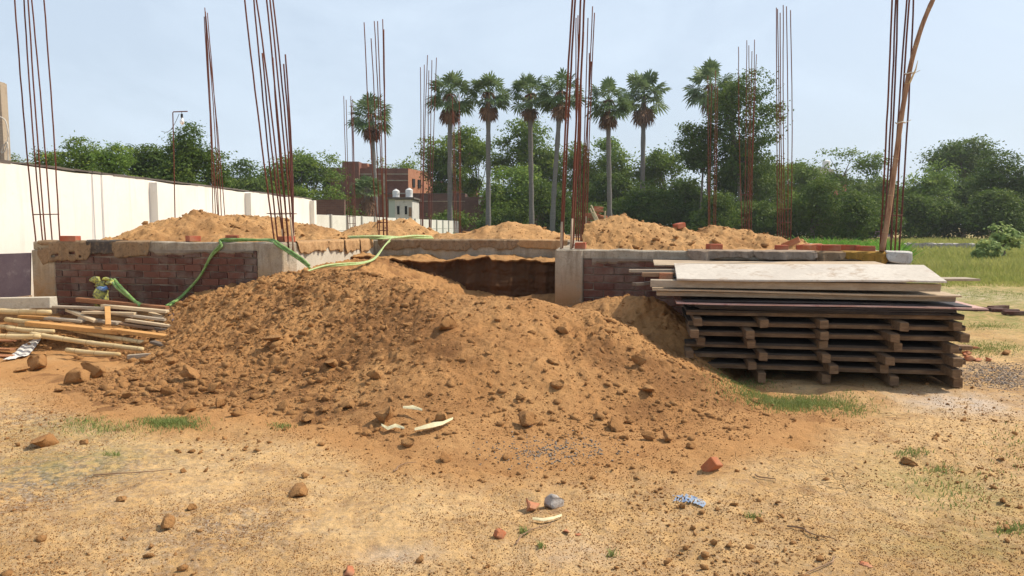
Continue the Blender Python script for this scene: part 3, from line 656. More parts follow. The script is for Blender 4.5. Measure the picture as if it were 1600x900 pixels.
# earth fill inside the rooms (z about 1.1)
def deck(a0, a1, b0, b1, z):
    aa = np.arange(a0, a1, .05); bb = np.arange(b0, b1, .05); B, A = np.meshgrid(bb, aa, indexing='ij')
    X = O[0] + A * E1[0] + B * E2[0]; Y = O[1] + A * E1[1] + B * E2[1]
    Z = z + .03 * fbm(X * 1.3, Y * 1.3, 201, 4) + .4 * lumps(X, Y, .14, 203, .5)
    o = mesh('filled_earth', np.stack([X, Y, Z], -1).reshape(-1, 3), grid_faces(len(bb), len(aa)), M['mound'], attr=np.zeros(X.size), loc=(0, 0, 0)); return tag(o, kind='structure')
deck(-3.4, -.2, .2, 4, 1.17); deck(3.65, 7.2, .2, 4, 1.12); deck(-3.4, 7.2, 3.5, 12.9, 1.12)
# earth face of the dug-out middle bay
aa = np.arange(.0, 3.46, .018)
prof = [(-.9 + .05 * i, .12 + .0 * i) for i in range(18)] + [(0, .12 + (.80 * i / 55)) for i in range(56)] + [(.02 + .02 * i, .925) for i in range(40)]
pb = np.array([q[0] for q in prof]); pz = np.array([q[1] for q in prof])
PB, A = np.meshgrid(pb, aa, indexing='ij'); PZ = np.meshgrid(pz, aa, indexing='ij')[0]
edge = 2.70 + .34 * fbm(A * 1.3, A * 0 + 3, 301, 3) + .14 * fbm(A * 5, A * 0, 305, 4) - .7 * sstep(.5, 0, A) - .15 * sstep(2.9, 3.4, A)
face = (PB == 0) | ((PB > -.2) & (PB < .2)); kf = np.exp(-(PB / .15) ** 2)
strat = .05 * fbm(A * .7, PZ * 9, 317, 3) + .05 * np.abs(fbm(A * 2.2, PZ * 5, 319, 4)) + .5 * lumps(A, PZ, .16, 321, .7) + .35 * lumps(A, PZ, .07, 323, .7)
under = -.07 * sstep(.55, .8, PZ) * sstep(.93, .86, PZ)
B = np.minimum(edge + PB - kf * (strat + under) + .10 * (.5 - PZ) * kf * -1.6, 3.33)
X = O[0] + A * E1[0] + B * E2[0]; Y = O[1] + A * E1[1] + B * E2[1]
Z = PZ + (1 - kf) * (.035 * fbm(X * 3, Y * 3, 309, 3) + .5 * lumps(X, Y, .10, 311, .6)) + .10 * sstep(.4, .9, PZ) * fbm(A * 2.4, A * 0 + B * 2, 325, 4)
Z += .30 * sstep(-.9, -.25, PB) * sstep(1.6, 3.2, A) * (PZ < .13)
v_ = np.stack([X, Y, Z], -1).reshape(-1, 3); bb = pb
tn = (np.clip(.35 + .65 * np.exp(-(np.maximum(0, np.abs(PB) - .02) / .05) ** 2) * (PZ < .9) , 0, 1) * (PZ < .915)).ravel()  # dug face and pit floor tinted darker to carry the bay's shade
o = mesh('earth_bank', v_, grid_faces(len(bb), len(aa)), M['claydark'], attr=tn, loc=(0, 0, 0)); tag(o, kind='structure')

# ---------------------------------------------------------------- mounds on the plinth
def mound(ridge, slope, label, seed, st=.03, back=.5, zmin=1.02, rough=1.0, front=None):
    rp = np.array([P(*q) for q in ridge]); x0, x1 = rp[:, 0].min() - 1.6, rp[:, 0].max() + 1.6; y0, y1 = rp[:, 1].min() - 2.2, rp[:, 1].max() + 2.2
    xs = np.arange(x0, x1, st); ys = np.arange(y0, y1, st); Y, X = np.meshgrid(ys, xs, indexing='ij')
    best = np.full(X.shape, -9.)
    wob = .12 * fbm(X * 1.1, Y * 1.1, seed, 3)
    for i in range(len(rp) - 1):
        a, b_ = rp[i], rp[i + 1]; d = b_[:2] - a[:2]; t = np.clip(((X - a[0]) * d[0] + (Y - a[1]) * d[1]) / (d @ d + 1e-9), 0, 1)
        dist = np.sqrt((X - a[0] - t * d[0]) ** 2 + (Y - a[1] - t * d[1]) ** 2); h = a[2] + t * (b_[2] - a[2])
        sl = slope * (1 + .5 * wob)
        best = np.maximum(best, h - sl * (np.sqrt(dist ** 2 + .02) - .14))
    Z = best + .05 * fbm(X * 2, Y * 2, seed + 3, 4) - .01 + rough * (.5 * lumps(X, Y, .24, seed + 5, .45) + .6 * lumps(X, Y, .10, seed + 7, .6) + .05 * np.abs(fbm(X * 5, Y * 5, seed + 8, 4, .6)) - .03 * sstep(.1, .4, fbm(X * 2.6, Y * 2.6, seed + 6, 3))) - .04
    la = (X - O[0]) * E1[0] + (Y - O[1]) * E1[1]; lb = (X - O[0]) * E2[0] + (Y - O[1]) * E2[1]
    lift = sstep(.1, .5, lb)
    Z = zmin + (Z - zmin) * lift
    ok = (Z > zmin + .02) & (lb > .14)
    pit = (la > -.28) & (la < 3.7) & (lb < 3.52)
    ok &= ~pit
    f = grid_faces(len(ys), len(xs), ok[:-1, :-1] & ok[1:, 1:] & ok[1:, :-1] & ok[:-1, 1:])
    v, f, t_ = compact(np.stack([X + .01 * fbm(X*20, Y*20, 5, 2), Y, Z], -1).reshape(-1, 3), f, (.6 * sstep(.0, .5, fbm(X * 1.6, Y * 1.6, seed + 9, 4))).ravel())
    o = mesh('sand_mound', v, f, M['mound'], attr=t_); tag(o, label, 'soil mound', 'mounds of soil piled on the plinth')
    # crumbs on it
    N = 1200 if st < .04 else 500; k = rs.randint(0, len(v), N); v2, f2 = scatter(v[k], np.minimum(.01 + .012 * rs.pareto(2.2, N) * .6, .07), ROCKS1, ICOF1, .2)
    c_ = mesh('clods', v2, f2, M['mound'], parent=o, attr=np.full(len(v2), .5)); c_['kind'] = 'stuff'; return o
mound([(205,373,11.3),(240,354,11.6),(275,336,12.0),(310,329,12.2),(355,334,12.3),(400,335,12.6),(450,344,12.6),(500,350,12.6),(530,362,12.6)], .42, 'wide sandy soil mound in front of the long white wall', 401, .022)
mound([(545,364,17),(575,347,17),(600,341,17),(635,343,17),(655,352,17),(672,360,17)], .5, 'small peaked soil mound in front of the precast panel wall', 421, .04)
mound([(690,364,16.5),(735,358,16.5),(770,349,16.5),(795,345,16.5),(830,348,16.5),(858,357,16.5),(880,364,16.5)], .42, 'low soil mound below the row of tall palms, behind the open bay', 441, .04)
mound([(922,352,10.4),(945,340,10.5),(968,335,10.6),(1005,341,10.6),(1050,351,10.5),(1090,358,10.5),(1125,353,10.6),(1160,355,10.6),(1200,363,10.5),(1240,374,10.2)], .45, 'long lumpy soil mound on the right half of the plinth', 461, .02)

# ---------------------------------------------------------------- burlap over the beams
def drape(name, a0, a1, z, hang, mat, label, group, side='front', base=0.0, seed=0, top=.22, zb=None, holes=False, cat='burlap'):
    """cloth over a beam edge; runs along E1 (front) or E2 (side)"""
    n = max(8, int((a1 - a0) / .018)); cs = [(-top, 0), (-top * .5, 0), (-.03, 0), (0.0, 0), (.010, -.012)]
    hs = np.linspace(.06, 1, 9); V = []
    for i in range(n + 1):
        t = i / n; a = a0 + (a1 - a0) * t; zz = z + ((zb - z) * t if zb is not None else 0)
        h = hang * (.62 + .55 * float(vn(np.array(a * 3.1 + seed), np.array(seed * 1.0), 3)) + .18 * float(vn(np.array(a * 14.), np.array(1.), seed)))
        h *= min(1, .55 + 5 * t, .55 + 5 * (1 - t))
        for (o_, dz) in cs + [(.014, -h * k) for k in hs]:
            k = max(0, -dz / hang)
            fold = .030 * k * math.sin(a * 31 + 2.5 * math.sin(a * 7 + seed)) + .02 * (float(vn(np.array(a * 9.), np.array(dz * 12.), seed + 5)) - .3) * (1 if dz < 0 else .3)
            sag = .012 * (float(vn(np.array(a * 6.), np.array(o_ * 9.), seed + 8)))
            out = o_ + max(0, fold) * (1 if dz < 0 else 0) + .006
            zq = zz + dz + .006 + (sag if dz == 0 else 0)
            if side == 'front': V.append(L(a, base - out, zq))
            else: V.append(L(base + out, a, zq))
    m = len(cs) + len(hs); keep = np.ones((n, m - 1), bool)
    if holes:
        for i in range(n):
            a = a0 + (a1 - a0) * i / n
            for j in range(6, m - 1):
                if float(vn(np.array(a * 8.), np.array(j * .8), 77)) > .84: keep[i, j] = False
    f = grid_faces(n + 1, m, keep)
    o = mesh(name, np.array(V), f, mat, smooth=True)
    md = o.modifiers.new('thick', 'SOLIDIFY'); md.thickness = .004; md.offset = -1
    return tag(o, label, cat, group)
bgp = 'burlap cloths draped over the plinth beams'
drape('burlap_sheet', -3.52, -2.72, 1.236, .30, M['burlap'], 'brown burlap hanging in ragged folds at the left front corner of the plinth', bgp, seed=3, holes=True)
drape('burlap_sheet', -2.78, -2.35, 1.243, .20, M['burlap_black'], 'black stained sacking bunched between two brown burlap cloths', bgp, seed=9)
drape('burlap_sheet', -2.40, -1.85, 1.238, .18, M['burlap'], 'brown burlap hanging smooth, right of the black stained sacking', bgp, seed=14)
drape('burlap_sheet', .38, 1.35, 1.225, .16, M['burlap_tan'], 'tan burlap on the side beam nearest the green hose corner', bgp, 'side', -.005, 5)
drape('burlap_sheet', 1.38, 1.95, 1.223, .17, M['burlap_tan'], 'dusty tan burlap square, second along the sunlit side beam', bgp, 'side', -.005, 6)
drape('burlap_sheet', 1.98, 2.6, 1.222, .19, M['burlap_tan'], 'dusty tan burlap square, third along the sunlit side beam', bgp, 'side', -.005, 7)
drape('burlap_sheet', 2.63, 3.2, 1.221, .20, M['burlap_tan'], 'folded tan burlap at the inner corner where the side beam ends', bgp, 'side', -.005, 8)
for i, (a0, a1, lb2) in enumerate([(.08, .82, 'leftmost'), (.8, 1.7, 'second from left'), (1.67, 2.5, 'third from left'), (2.47, 3.3, 'rightmost, strongly pleated')]):
    drape('burlap_sheet', a0, a1, 1.206, .17, M['burlap'] if i < 3 else M['burlap_tan'], 'brown burlap on the back beam of the open bay, ' + lb2, bgp, 'front', 3.3, 20 + i)
drape('burlap_sheet', 5.0, 5.75, 1.160, .10, M['burlap_grey'], 'grey brown burlap on the right front beam, above the left end of the plywood stack', bgp, seed=31, zb=1.153)
drape('burlap_sheet', 5.73, 6.42, 1.155, .10, M['burlap_grey'], 'pale grey burlap in the middle of the right front beam', bgp, seed=35, zb=1.148)
drape('burlap_sheet', 6.40, 6.72, 1.149, .10, M['burlap'], 'brown pleated burlap left of the ochre one', bgp, seed=37, zb=1.146)
drape('burlap_sheet', 6.70, 7.18, 1.150, .11, M['burlap_ochre'], 'ochre yellow soaked burlap near the right end of the plinth', bgp, seed=39, zb=1.145)
drape('cement_sack', 7.14, 7.41, 1.158, .12, M['burlap_white'], 'white cement crusted sacking over the right end of the plinth', bgp, seed=41, zb=1.15, cat='sacking')

# ---------------------------------------------------------------- bricks on top
def brick(px, py, D, yaw, label, z, tilt=0, sz=(.23, .11, .075), mat='loosebrick', tint=.3, group='loose bricks lying on the plinth'):
    c_ = P(px, py, D); c_[2] = z; ca, sa = math.cos(yaw), math.sin(yaw); ct, st_ = math.cos(tilt), math.sin(tilt)
    ax = np.array([ca * ct, sa * ct, st_]); ay = np.array([-sa, ca, 0]); az = np.cross(ax, ay)
    c2 = c_ + az * sz[2] / 2; b = MB(); b.box(c2, ax * sz[0] / 2, ay * sz[1] / 2, az * sz[2] / 2, tint, .003)
    o = mesh('brick', np.concatenate(b.v), b.f, M[mat], loc=c_, bevel=.004, attr=np.concatenate(b.a)); return tag(o, label, 'brick', group)
brick(110, 372, 10.05, -.15, 'red brick alone on the plinth right of the left corner rebars', 1.236)
brick(302, 376, 9.95, .9, 'small red brick on the plinth edge under the sandy mound', 1.236, sz=(.16, .11, .075))
brick(363, 379, 9.75, .2, 'dark brick weighing down the green hose', 1.262, sz=(.15, .10, .06), tint=0)
brick(448, 382, 9.75, 1.2, 'dark brick inside the rebars at the hose corner', 1.232, tint=0)
brick(907, 385, 8.95, -.2, 'dark red brick right of the middle corner rebars', 1.17, sz=(.13, .11, .075))
brick(1116, 387, 8.85, .3, 'red brick on the right plinth, left of the other loose ones', 1.16, sz=(.17, .10, .07))
brick(1221, 386, 8.7, -.15, 'dark red brick on the plinth edge, middle of the right half', 1.156, sz=(.14, .10, .065), tint=0)
brick(1298, 388, 8.5, -.3, 'dark red brick on the grey burlap in front of the flat brick row', 1.153, sz=(.2, .11, .075), tint=0)
brick(1293, 382, 8.9, -.25, 'brick behind the dark front one near the right rebars, left end of the row', 1.15, sz=(.23, .11, .07))
brick(1325, 384, 8.88, -.2, 'flat brick in the middle of the row near the right rebars', 1.15, sz=(.24, .11, .07))
brick(1352, 385, 8.75, -.2, 'flat brick at the right end of the row near the right rebars', 1.15, sz=(.20, .11, .06))
brick(1238, 373, 9.6, -.4, 'dusty brick leaning in the sand at the right foot of the long mound', 1.19, .45, (.23, .11, .075), 'oldbrick')
brick(1255, 377, 9.4, -.2, 'orange brick end half buried at the right foot of the long mound', 1.14, .1, (.14, .11, .07))
brick(1270, 380, 9.1, .4, 'pale dusty brick half sunk in sand left of the brick row', 1.13, .1, (.2, .12, .09), 'oldbrick')
brick(1062, 352, 10.45, .5, 'small orange brick on the crest of the long mound', 1.41, .2, (.14, .11, .07))
brick(1040, 440, 7.35, -.1, 'pinkish brick resting on the left end of the plywood stack', .915, 0, (.125, .1, .07), 'oldbrick', .8, None)

# ---------------------------------------------------------------- column rebars
def rebars(bars, D, label, ties=(), cat='rebar column', r=.009, mat='rebar', rust_bottom=True, zb=1.08, rod_mat=None):
    pts = []
    for (bx, by, tx, ty) in bars:
        a = P(bx, by, D); t_ = P(tx, ty, D); d = t_ - a
        a0 = a + d * ((zb - a[2]) / d[2]); 
        if ty <= 0: t_ = t_ + d * (rnd.uniform(.05, .25))
        pts.append([a0, t_])
    # give each footing real depth: spread bars over a small square about D
    n = len(pts); cx = np.mean([p[0] for p in pts], axis=0)
    root = empty('rebar_column', (cx[0], cx[1], 1.12), label, cat, 'starter bars standing out of the plinth')
    for i, (a, t_) in enumerate(pts):
        dy = (.13 if i % 2 else -.13) * (D / D); k = (D + dy) / D
        a = np.array([a[0] * k, a[1] * k, a[2]]); t_ = np.array([t_[0] * k, t_[1] * k, CH + (t_[2] - CH) * k])
        m = 16; bow = np.array([rs.uniform(-.035, .035), rs.uniform(-.03, .03), 0]); L_ = []
        for j in range(m + 1):
            u = j / m; L_.append(a + (t_ - a) * u + bow * math.sin(math.pi * u) + np.array([rs.uniform(-.0025, .0025), 0, 0]))
        b = MB(); b.tube(L_, r, 6)
        mt = M[rod_mat[i]] if rod_mat else M[mat]; coat = mt == M['steel_dust']
        if coat: mt = M['rebar']
        o_ = b.build('rebar', mt, root, smooth=True)
        if coat:
            b = MB(); b.tube(L_[:3], [r * 1.3, r * 1.25, r * 1.1], 6); b.build('mortar_coat', M['steel_dust'], o_, smooth=True); pts[i] = (a, t_)
    for z in ties:
        q = [p[0] + (p[1] - p[0]) * ((z - p[0][2]) / (p[1][2] - p[0][2])) for p in pts]
        x0, x1 = min(p[0] for p in q) - .012, max(p[0] for p in q) + .012; y0, y1 = min(p[1] for p in q) - .012, max(p[1] for p in q) + .012
        b = MB(); b.tube([(x0, y0, z), (x1, y0, z + .004), (x1, y1, z), (x0, y1, z - .006), (x0, y0, z)], .0045, 5); b.build('stirrup', M['rebar_dark'], root, smooth=True)
    return root
rebars([(56,375,24,0),(67,375,39,0),(71,374,45,0),(81,373,49,0),(93,373,68,0)], 10.35, 'five rusty rebars at the left front corner of the plinth', (1.60,), r=.0105)
rebars([(332,330,320,12),(336,330,321,18),(340,330,322,25),(345,330,324,20),(350,330,325,60),(341,330,319,26)], 14, 'bundle of rebars pinched together at the top, behind the wide sandy mound', r=.0085)
rebars([(429,375,383,0),(434,376,397,0),(443,376,399,0),(444,378,410,83),(450,376,416,0),(452,378,426,90),(457,378,421,0),(459,375,426,0),(455,350,443,100),(457,350,446,85)], 9.75, 'dense rebar cluster beside the green hose corner', (1.60,), r=.0105,
       rod_mat=['rebar','rebar','rebar','steel_dust','rebar','rebar','steel_dust','steel_dust','rebar_dark','rebar_dark'])
rebars([(592,368,569,35),(599,368,585,33),(600,368,590,33),(604,366,598,30),(606,366,600,46),(593,366,580,60)], 13.2, 'rebar column in front of the brick house and the lone left palm', (1.5, 1.36), r=.0085)
rebars([(544,345,537,150),(547,345,541,156),(551,345,548,150),(553,345,551,155),(555,345,549,160)], 21.5, 'short far rebar column between the white wall end and the brick house', (1.5, 1.7), r=.010, rod_mat=['rebar_dark']*5)
rebars([(657,357,657,105),(659,357,663,101),(661,357,668,86),(671,357,670,110),(672,357,675,94),(674,357,682,90)], 19, 'rebar column left of the first of the palms in the row', r=.010, rod_mat=['rebar_dark']*6)
rebars([(711,358,707,150),(714,358,709,175),(719,358,717,148),(717,358,716,185)], 22, 'thin rebar column in front of the first palm trunk of the row', r=.010)
rebars([(877,387,895,0),(879,386,899,0),(892,388,907,0),(895,388,913,0)], 9.1, 'four tall rebars at the middle corner of the plinth', r=.0115, rod_mat=['steel_dust','rebar','steel_dust','rebar'])
rebars([(901,366,900,28),(904,366,903,24),(907,366,909,90),(909,366,919,28),(912,366,921,83),(914,366,926,10),(917,364,929,20),(904,364,912,50),(911,364,924,96)], 13.5, 'thicket of rebars just behind the middle corner bars', r=.0095)
rebars([(1107,352,1106,118),(1109,352,1112,130),(1115,352,1118,110),(1118,352,1121,135)], 20, 'rebar column in front of the palm inside the big dark tree', r=.010)
rebars([(1160,352,1154,73),(1163,352,1167,63),(1166,352,1170,71),(1169,352,1179,62),(1171,352,1175,80),(1174,352,1182,85)], 18.5, 'rebar column in front of the big dark tree, right part', (1.6, 2.2), r=.0095)
rebars([(1215,364,1213,12),(1219,364,1215,14),(1223,364,1219,20),(1227,364,1224,8),(1231,364,1229,10),(1235,364,1235,16)], 14, 'six straight even rebars right of the big dark tree', (1.5, 1.75), r=.009)
rebars([(1375,390,1394,0),(1380,390,1398,0),(1383,386,1400,0),(1392,388,1418,0),(1399,388,1422,0),(1405,388,1427,0)], 8.55, 'rebars at the right front corner of the plinth, beside a bamboo pole', (1.56,), r=.0105, rod_mat=['rebar','rebar_dark','rebar_dark','rebar_dark','rebar','rebar_dark'])

def bamboo(pts, r, name, label, group=None, cat='bamboo pole', nodes=.28, mat='bamboo'):
    pts = np.array(pts, float); seg = np.linalg.norm(np.diff(pts, axis=0), axis=1); s = np.concatenate([[0], np.cumsum(seg)]); n = max(8, int(s[-1] / .05))
    q = np.linspace(0, s[-1], n); C_ = np.stack([np.interp(q, s, pts[:, k]) for k in range(3)], -1)
    if len(pts) > 2:
        for _ in range(8): C_[1:-1] = (C_[:-2] + C_[2:] + 2 * C_[1:-1]) / 4
    rr = np.array([r * (1 + .10 * math.exp(-(((x % nodes) - nodes / 2) / .02) ** 2)) * (1 - .15 * x / s[-1]) for x in q])
    base = C_[0]
    b = MB(); b.tube(C_, rr, 10); o = mesh(name, np.concatenate(b.v), b.f, M[mat], loc=base, smooth=True, attr=np.concatenate(b.a)); tag(o, label, cat, group)
    x = nodes / 2; b = MB(); k_ = 0; M_ = M['bamboo_node']
    while x < s[-1]:
        i = min(n - 2, int(x / s[-1] * (n - 1))); b.tube([C_[i] - (C_[i+1]-C_[i]) * .08, C_[i] + (C_[i+1]-C_[i]) * .08], rr[i] * 1.07, 10); x += nodes; k_ += 1
    if k_: b.build('node_rings', M['bamboo_node'], o)
    return o
bp = [P(1378,392,8.3), P(1386,350,8.3), P(1393,300,8.35), P(1402,230,8.4), P(1411,165,8.4), P(1424,95,8.4), P(1440,40,8.4), P(1457,0,8.4), P(1478,-40,8.4)]
o = bamboo(bp, .028, 'bamboo_pole', 'tall split bamboo pole bending right, tied to the right corner rebars', nodes=.42, mat='pole')
# pale ties and a splinter on it
b = MB(); c1 = P(1422, 112, 8.37); b.tube([c1 + [.0, 0, -.12], c1 + [.05, -.02, .02], c1 + [.08, 0, .12]], [.012, .008, .003], 6); b.build('splinter', M['bamboo'], o)
b = MB()
for py in (115, 192):
    c1 = P({115: 1421, 192: 1407}[py], py, 8.4); b.tube([c1 + [.05 * math.cos(t), .05 * math.sin(t), .006 * math.sin(3 * t)] for t in np.linspace(0, 6.2, 12)], .006, 5); b.tube([c1 + [.04, -.03, 0], c1 + [.10, -.03, .03]], .004, 5)
b.build('binding', M['cable'], o)

# ---------------------------------------------------------------- lamp on a bent rod
c1 = P(273, 342, 12.1); lp = empty('rod_lamp', c1, 'bare bulb hanging from a thin bent rod stuck in the sandy mound', 'lamp')
t1 = P(270, 176, 12.1); t2 = P(293, 174, 12.1)
b = MB(); b.tube([c1 - [0, 0, .25], P(272, 260, 12.1), t1, t1 + [.01, 0, .012], t2], .009, 6); b.build('rod', M['rebar'], lp)
bc = P(284, 178, 12.1); b = MB(); b.tube([bc + [0, 0, .03], bc - [0, 0, .01]], .004, 5); b.tube([bc - [0, 0, .0], bc - [0, 0, .06]], .019, 8); b.build('bulb_holder', M['black'], lp)
b = MB(); zs = np.linspace(0, .11, 8); b.tube([bc - [0, 0, .06 + z] for z in zs], [.012, .016, .024, .032, .036, .034, .024, .006], 10); b.build('bulb', M['bulb'], lp, smooth=True)
b = MB(); q0, q1 = P(280, 178, 12.1), P(252, 205, 12.8); b.tube([q0 + (q1 - q0) * t - [0, 0, .12 * math.sin(math.pi * t)] for t in np.linspace(0, 1, 9)], .004, 5); b.build('wire', M['black'], lp)

# ---------------------------------------------------------------- hoses
def curve(pts, n=60):
    p = np.array(pts, float); t = np.linspace(0, len(p) - 1, n); out = []
    pp = np.concatenate([[2 * p[0] - p[1]], p, [2 * p[-1] - p[-2]]])
    for u in t:
        i = min(int(u), len(p) - 2); f = u - i; a, b_, c_, d = pp[i], pp[i+1], pp[i+2], pp[i+3]
        out.append(.5 * ((2*b_) + (c_-a)*f + (2*a-5*b_+4*c_-d)*f*f + (-a+3*b_-3*c_+d)*f**3))
    return np.array(out)
def WD(px): return 9.0 / (1 + .1726 * (px - 800) / F)
def hose(pts, r, mat, label, strands=2, seed=0, tw=3.0):
    C_ = curve(pts, 90); n = len(C_); root = None; b = MB()
    for k in range(strands):
        ph = k * 2 * math.pi / strands
        Q = C_ + np.stack([r * .95 * np.cos(np.linspace(0, tw * 6, n) + ph), r * .4 * np.cos(np.linspace(0, tw * 5, n) + ph + 1), r * .95 * np.sin(np.linspace(0, tw * 6, n) + ph)], -1) * (strands > 1)
        b.tube(Q, r, 8, a=k)
    return tag(b.build('hose', M[mat], smooth=True), label, 'hose', 'green hoses on the plinth')
hose([P(262,478,9.2), P(285,462,WD(285)-.12), P(312,432,WD(312)-.05), P(330,400,WD(330)-.045), P(345,384,WD(345)-.04), L(-.86,.02,1.25), L(-.66,.05,1.262), L(-.42,.1,1.262), L(-.2,.08,1.258), L(-.02,-.06,1.20), P(470,405,9.25), P(484,417,9.2)], .016, 'hose', 'bright green hose climbing the brick wall and drooping over the plinth corner', 2, 1, .8)
hose([P(478,424,9.1), P(508,416,9.5), P(540,413,10.2), P(565,411,10.8), P(585,404,11.6), P(600,385,12.3), P(611,374,12.75)], .012, 'hose_pale', 'pale green hose rising from the earth to the inner corner of the bay', 2, 2, .8)
hose([L(.05,2.95,1.245)+[-.65,0,0], L(.05,3.1,1.25), L(.18,3.42,1.24), L(.3,3.8,1.24), L(.42,4.3,1.24), L(.6,4.8,1.22)], .020, 'hose_pale', 'green hose lying along the top of the back beam toward the far mound', 2, 3, .9)
hose([P(176,437,9.55), P(184,447,9.4), P(196,458,9.35), P(210,470,9.3), P(222,478,9.2)], .02, 'hose', 'short green hose leaving the yellow wrapped pump', 2, 4, .5)
# wrapped pump/standpipe
pw = empty('wrapped_standpipe', P(158, 476, 9.5), 'standpipe bundled in yellow green cloth beside the brick wall', 'standpipe')
b = MB()
for px, py, s in [(152,438,.07),(165,436,.08),(172,442,.065),(160,444,.06),(154,448,.055)]:
    c_ = P(px, py, 9.5); v = ROCKS3[(px) % 8]; v = v / np.abs(v).max() * s * 1.35; b.add(v + c_, ICOF3.tolist())
b.build('cloth_wrap', M['wrap'], pw, smooth=True)
b = MB(); b.tube([P(159,452,9.5), P(157,460,9.5), P(160,470,9.5), P(158,482,9.5)], [.075, .09, .075, .09], 10); b.build('lower_wrap', M['wrap'], pw, smooth=True)
b = MB(); b.tube([P(160,450,9.47)+[-.05,0,0], P(163,452,9.43), P(168,449,9.45)], .03, 8); b.build('blue_tie', M['blue'], pw, smooth=True)

# ---------------------------------------------------------------- left: sheet, kerb blocks, bamboo and plank pile
q = [P(-40,398,10.15), P(48,395,10.12), P(47,462,10.12), P(-40,470,10.15)]
b = MB(); n_ = np.array([0, .018, 0]); b.add(q + [p + n_ for p in q], [(0,3,2,1),(4,5,6,7),(0,1,5,4),(1,2,6,5),(2,3,7,6),(3,0,4,7)])
tag(b.build('plywood_sheet', M['ply_purple']), 'stained purple plywood sheet standing upright left of the plinth corner', 'plywood')
b = MB(); p0, p1 = P(-30, 474, 9.35), P(84, 472, 9.35); b.beam(p0, p1, .16, .14, jit=.005)
tag(b.build('concrete_kerb', M['concrete_pale'], bevel=.006), 'pale concrete block lying behind the bamboo at the left edge', 'concrete block')
def DP(py): return 8.0 + (550 - py) * .0165
gp_b = 'bamboo poles in the scrap pile'; gp_p = 'boards in the scrap wood pile'
def bpole(x0, y0, x1, y1, r, label, dd=0, sag=.01):
    a, c_ = P(x0, y0, DP(y0) + dd), P(x1, y1, DP(y1) + dd); m = (a + c_) / 2 - [0, 0, sag]; return bamboo([a, m, c_], r, 'bamboo_pole', label, gp_b, nodes=rnd.uniform(.24, .42))
bpole(-40, 484, 79, 488, .036, 'thick bamboo pole along the concrete block, reaching the left edge', -.1)
bpole(49, 522, 223, 546, .030, 'long pale bamboo pole, frontmost of the scrap pile', .1)
bpole(80, 508, 228, 536, .030, 'bamboo pole just under the long orange plank', .25)
bpole(104, 547, 187, 554, .028, 'short bamboo pole lowest in front of the pile', 0)
bpole(-40, 524, 62, 526, .033, 'bamboo pole in front at the left edge', .0)
bpole(12, 513, 84, 518, .028, 'bamboo pole above the front left edge one', .12)
bpole(9, 499, 60, 504, .030, 'short bamboo pole left of the orange plank end', .2)
bpole(-40, 505, 22, 512, .030, 'bamboo pole end at the far left, partly covered', .25)
bpole(14, 521, 90, 526, .026, 'bamboo pole tucked behind the front pale one', .25)
bpole(30, 508, 110, 514, .026, 'bamboo pole hidden under the orange plank', .4)
def plank(x0, y0, x1, y1, w_, h_, mat, label, dd=0, dd1=None, roll=0.0):
    a, c_ = P(x0, y0, DP(y0) + dd), P(x1, y1, DP(y1) + (dd if dd1 is None else dd1)); b = MB(); b.beam(a, c_, w_, h_, (math.sin(roll) * .3, -math.sin(roll), math.cos(roll)), jit=.003)
    return tag(b.build('plank', M[mat], bevel=.003), label, 'plank', gp_p)
plank(44, 505, 188, 519, .10, .05, 'wood_orange', 'bright orange plank, left one of the two end to end', .12)
plank(178, 516, 338, 536, .10, .045, 'wood_orange', 'long orange board running right into the earth heap', .1)
plank(122, 468, 262, 482, .09, .055, 'wood_red', 'reddish brown board topmost at the back, near the brick wall', .05)
plank(168, 480, 169, 508, .06, .025, 'wood_orange', 'short orange board standing across the pile', -.12, -.25)
plank(106, 484, 150, 502, .07, .03, 'wood_pale', 'pale board slanting down left of the upright one', .1)
plank(84, 479, 165, 482, .08, .03, 'wood_grey', 'grey board behind the pile at left', .0)
plank(160, 478, 262, 487, .07, .035, 'wood_pale', 'pale long board behind the upright one', -.05)
plank(130, 488, 212, 490, .08, .03, 'wood_pale', 'pale board in the middle of the pile', .0)
plank(72, 497, 130, 502, .08, .03, 'wood_grey', 'grey board above the left orange plank', .15)
plank(125, 497, 186, 505, .09, .03, 'wood_grey', 'grey board crossing behind the upright one', .15)
plank(180, 490, 260, 500, .07, .03, 'wood_grey', 'grey board right of the upright one', .05)
plank(198, 500, 278, 511, .06, .03, 'wood_pale', 'pale narrow strip above the right orange board', .1)
plank(185, 505, 270, 516, .09, .03, 'wood_brown', 'brown board under the pale narrow strip', .2)
plank(245, 514, 335, 527, .08, .05, 'wood_dark', 'black charred beam next to the earth heap', .2)
plank(238, 534, 292, 549, .07, .03, 'wood_dark', 'dark wet board half buried, front right of the pile', .0)
plank(200, 558, 247, 554, .06, .045, 'wood_grey', 'short grey offcut, lowest right of the pile', .05)
plank(235, 489, 275, 504, .06, .03, 'wood_pale', 'pale slanting lath by the purple offcut', .1)
plank(250, 484, 330, 489, .07, .03, 'wood_brown', 'brown board running behind the purple offcut', .1)
plank(30, 494, 92, 497, .06, .03, 'wood_orange', 'orange lath above the left bamboo ends', .2)
plank(5, 468, 48, 463, .10, .02, 'wood_brown', 'thin brown board lying on the soil below the purple sheet', .05)
plank(70, 510, 150, 520, .09, .03, 'wood_dark', 'dark board under the left orange plank', .3)
plank(120, 482, 205, 496, .06, .03, 'wood_brown', 'brown lath crossing under the upright one', .2)
b = MB(); q = [P(264,492,8.95), P(316,487,8.85), P(316,499,8.75), P(270,503,8.8)]; b.add(q + [p + np.array([.0, .012, .01]) for p in q], [(0,3,2,1),(4,5,6,7),(0,1,5,4),(1,2,6,5),(2,3,7,6),(3,0,4,7)])
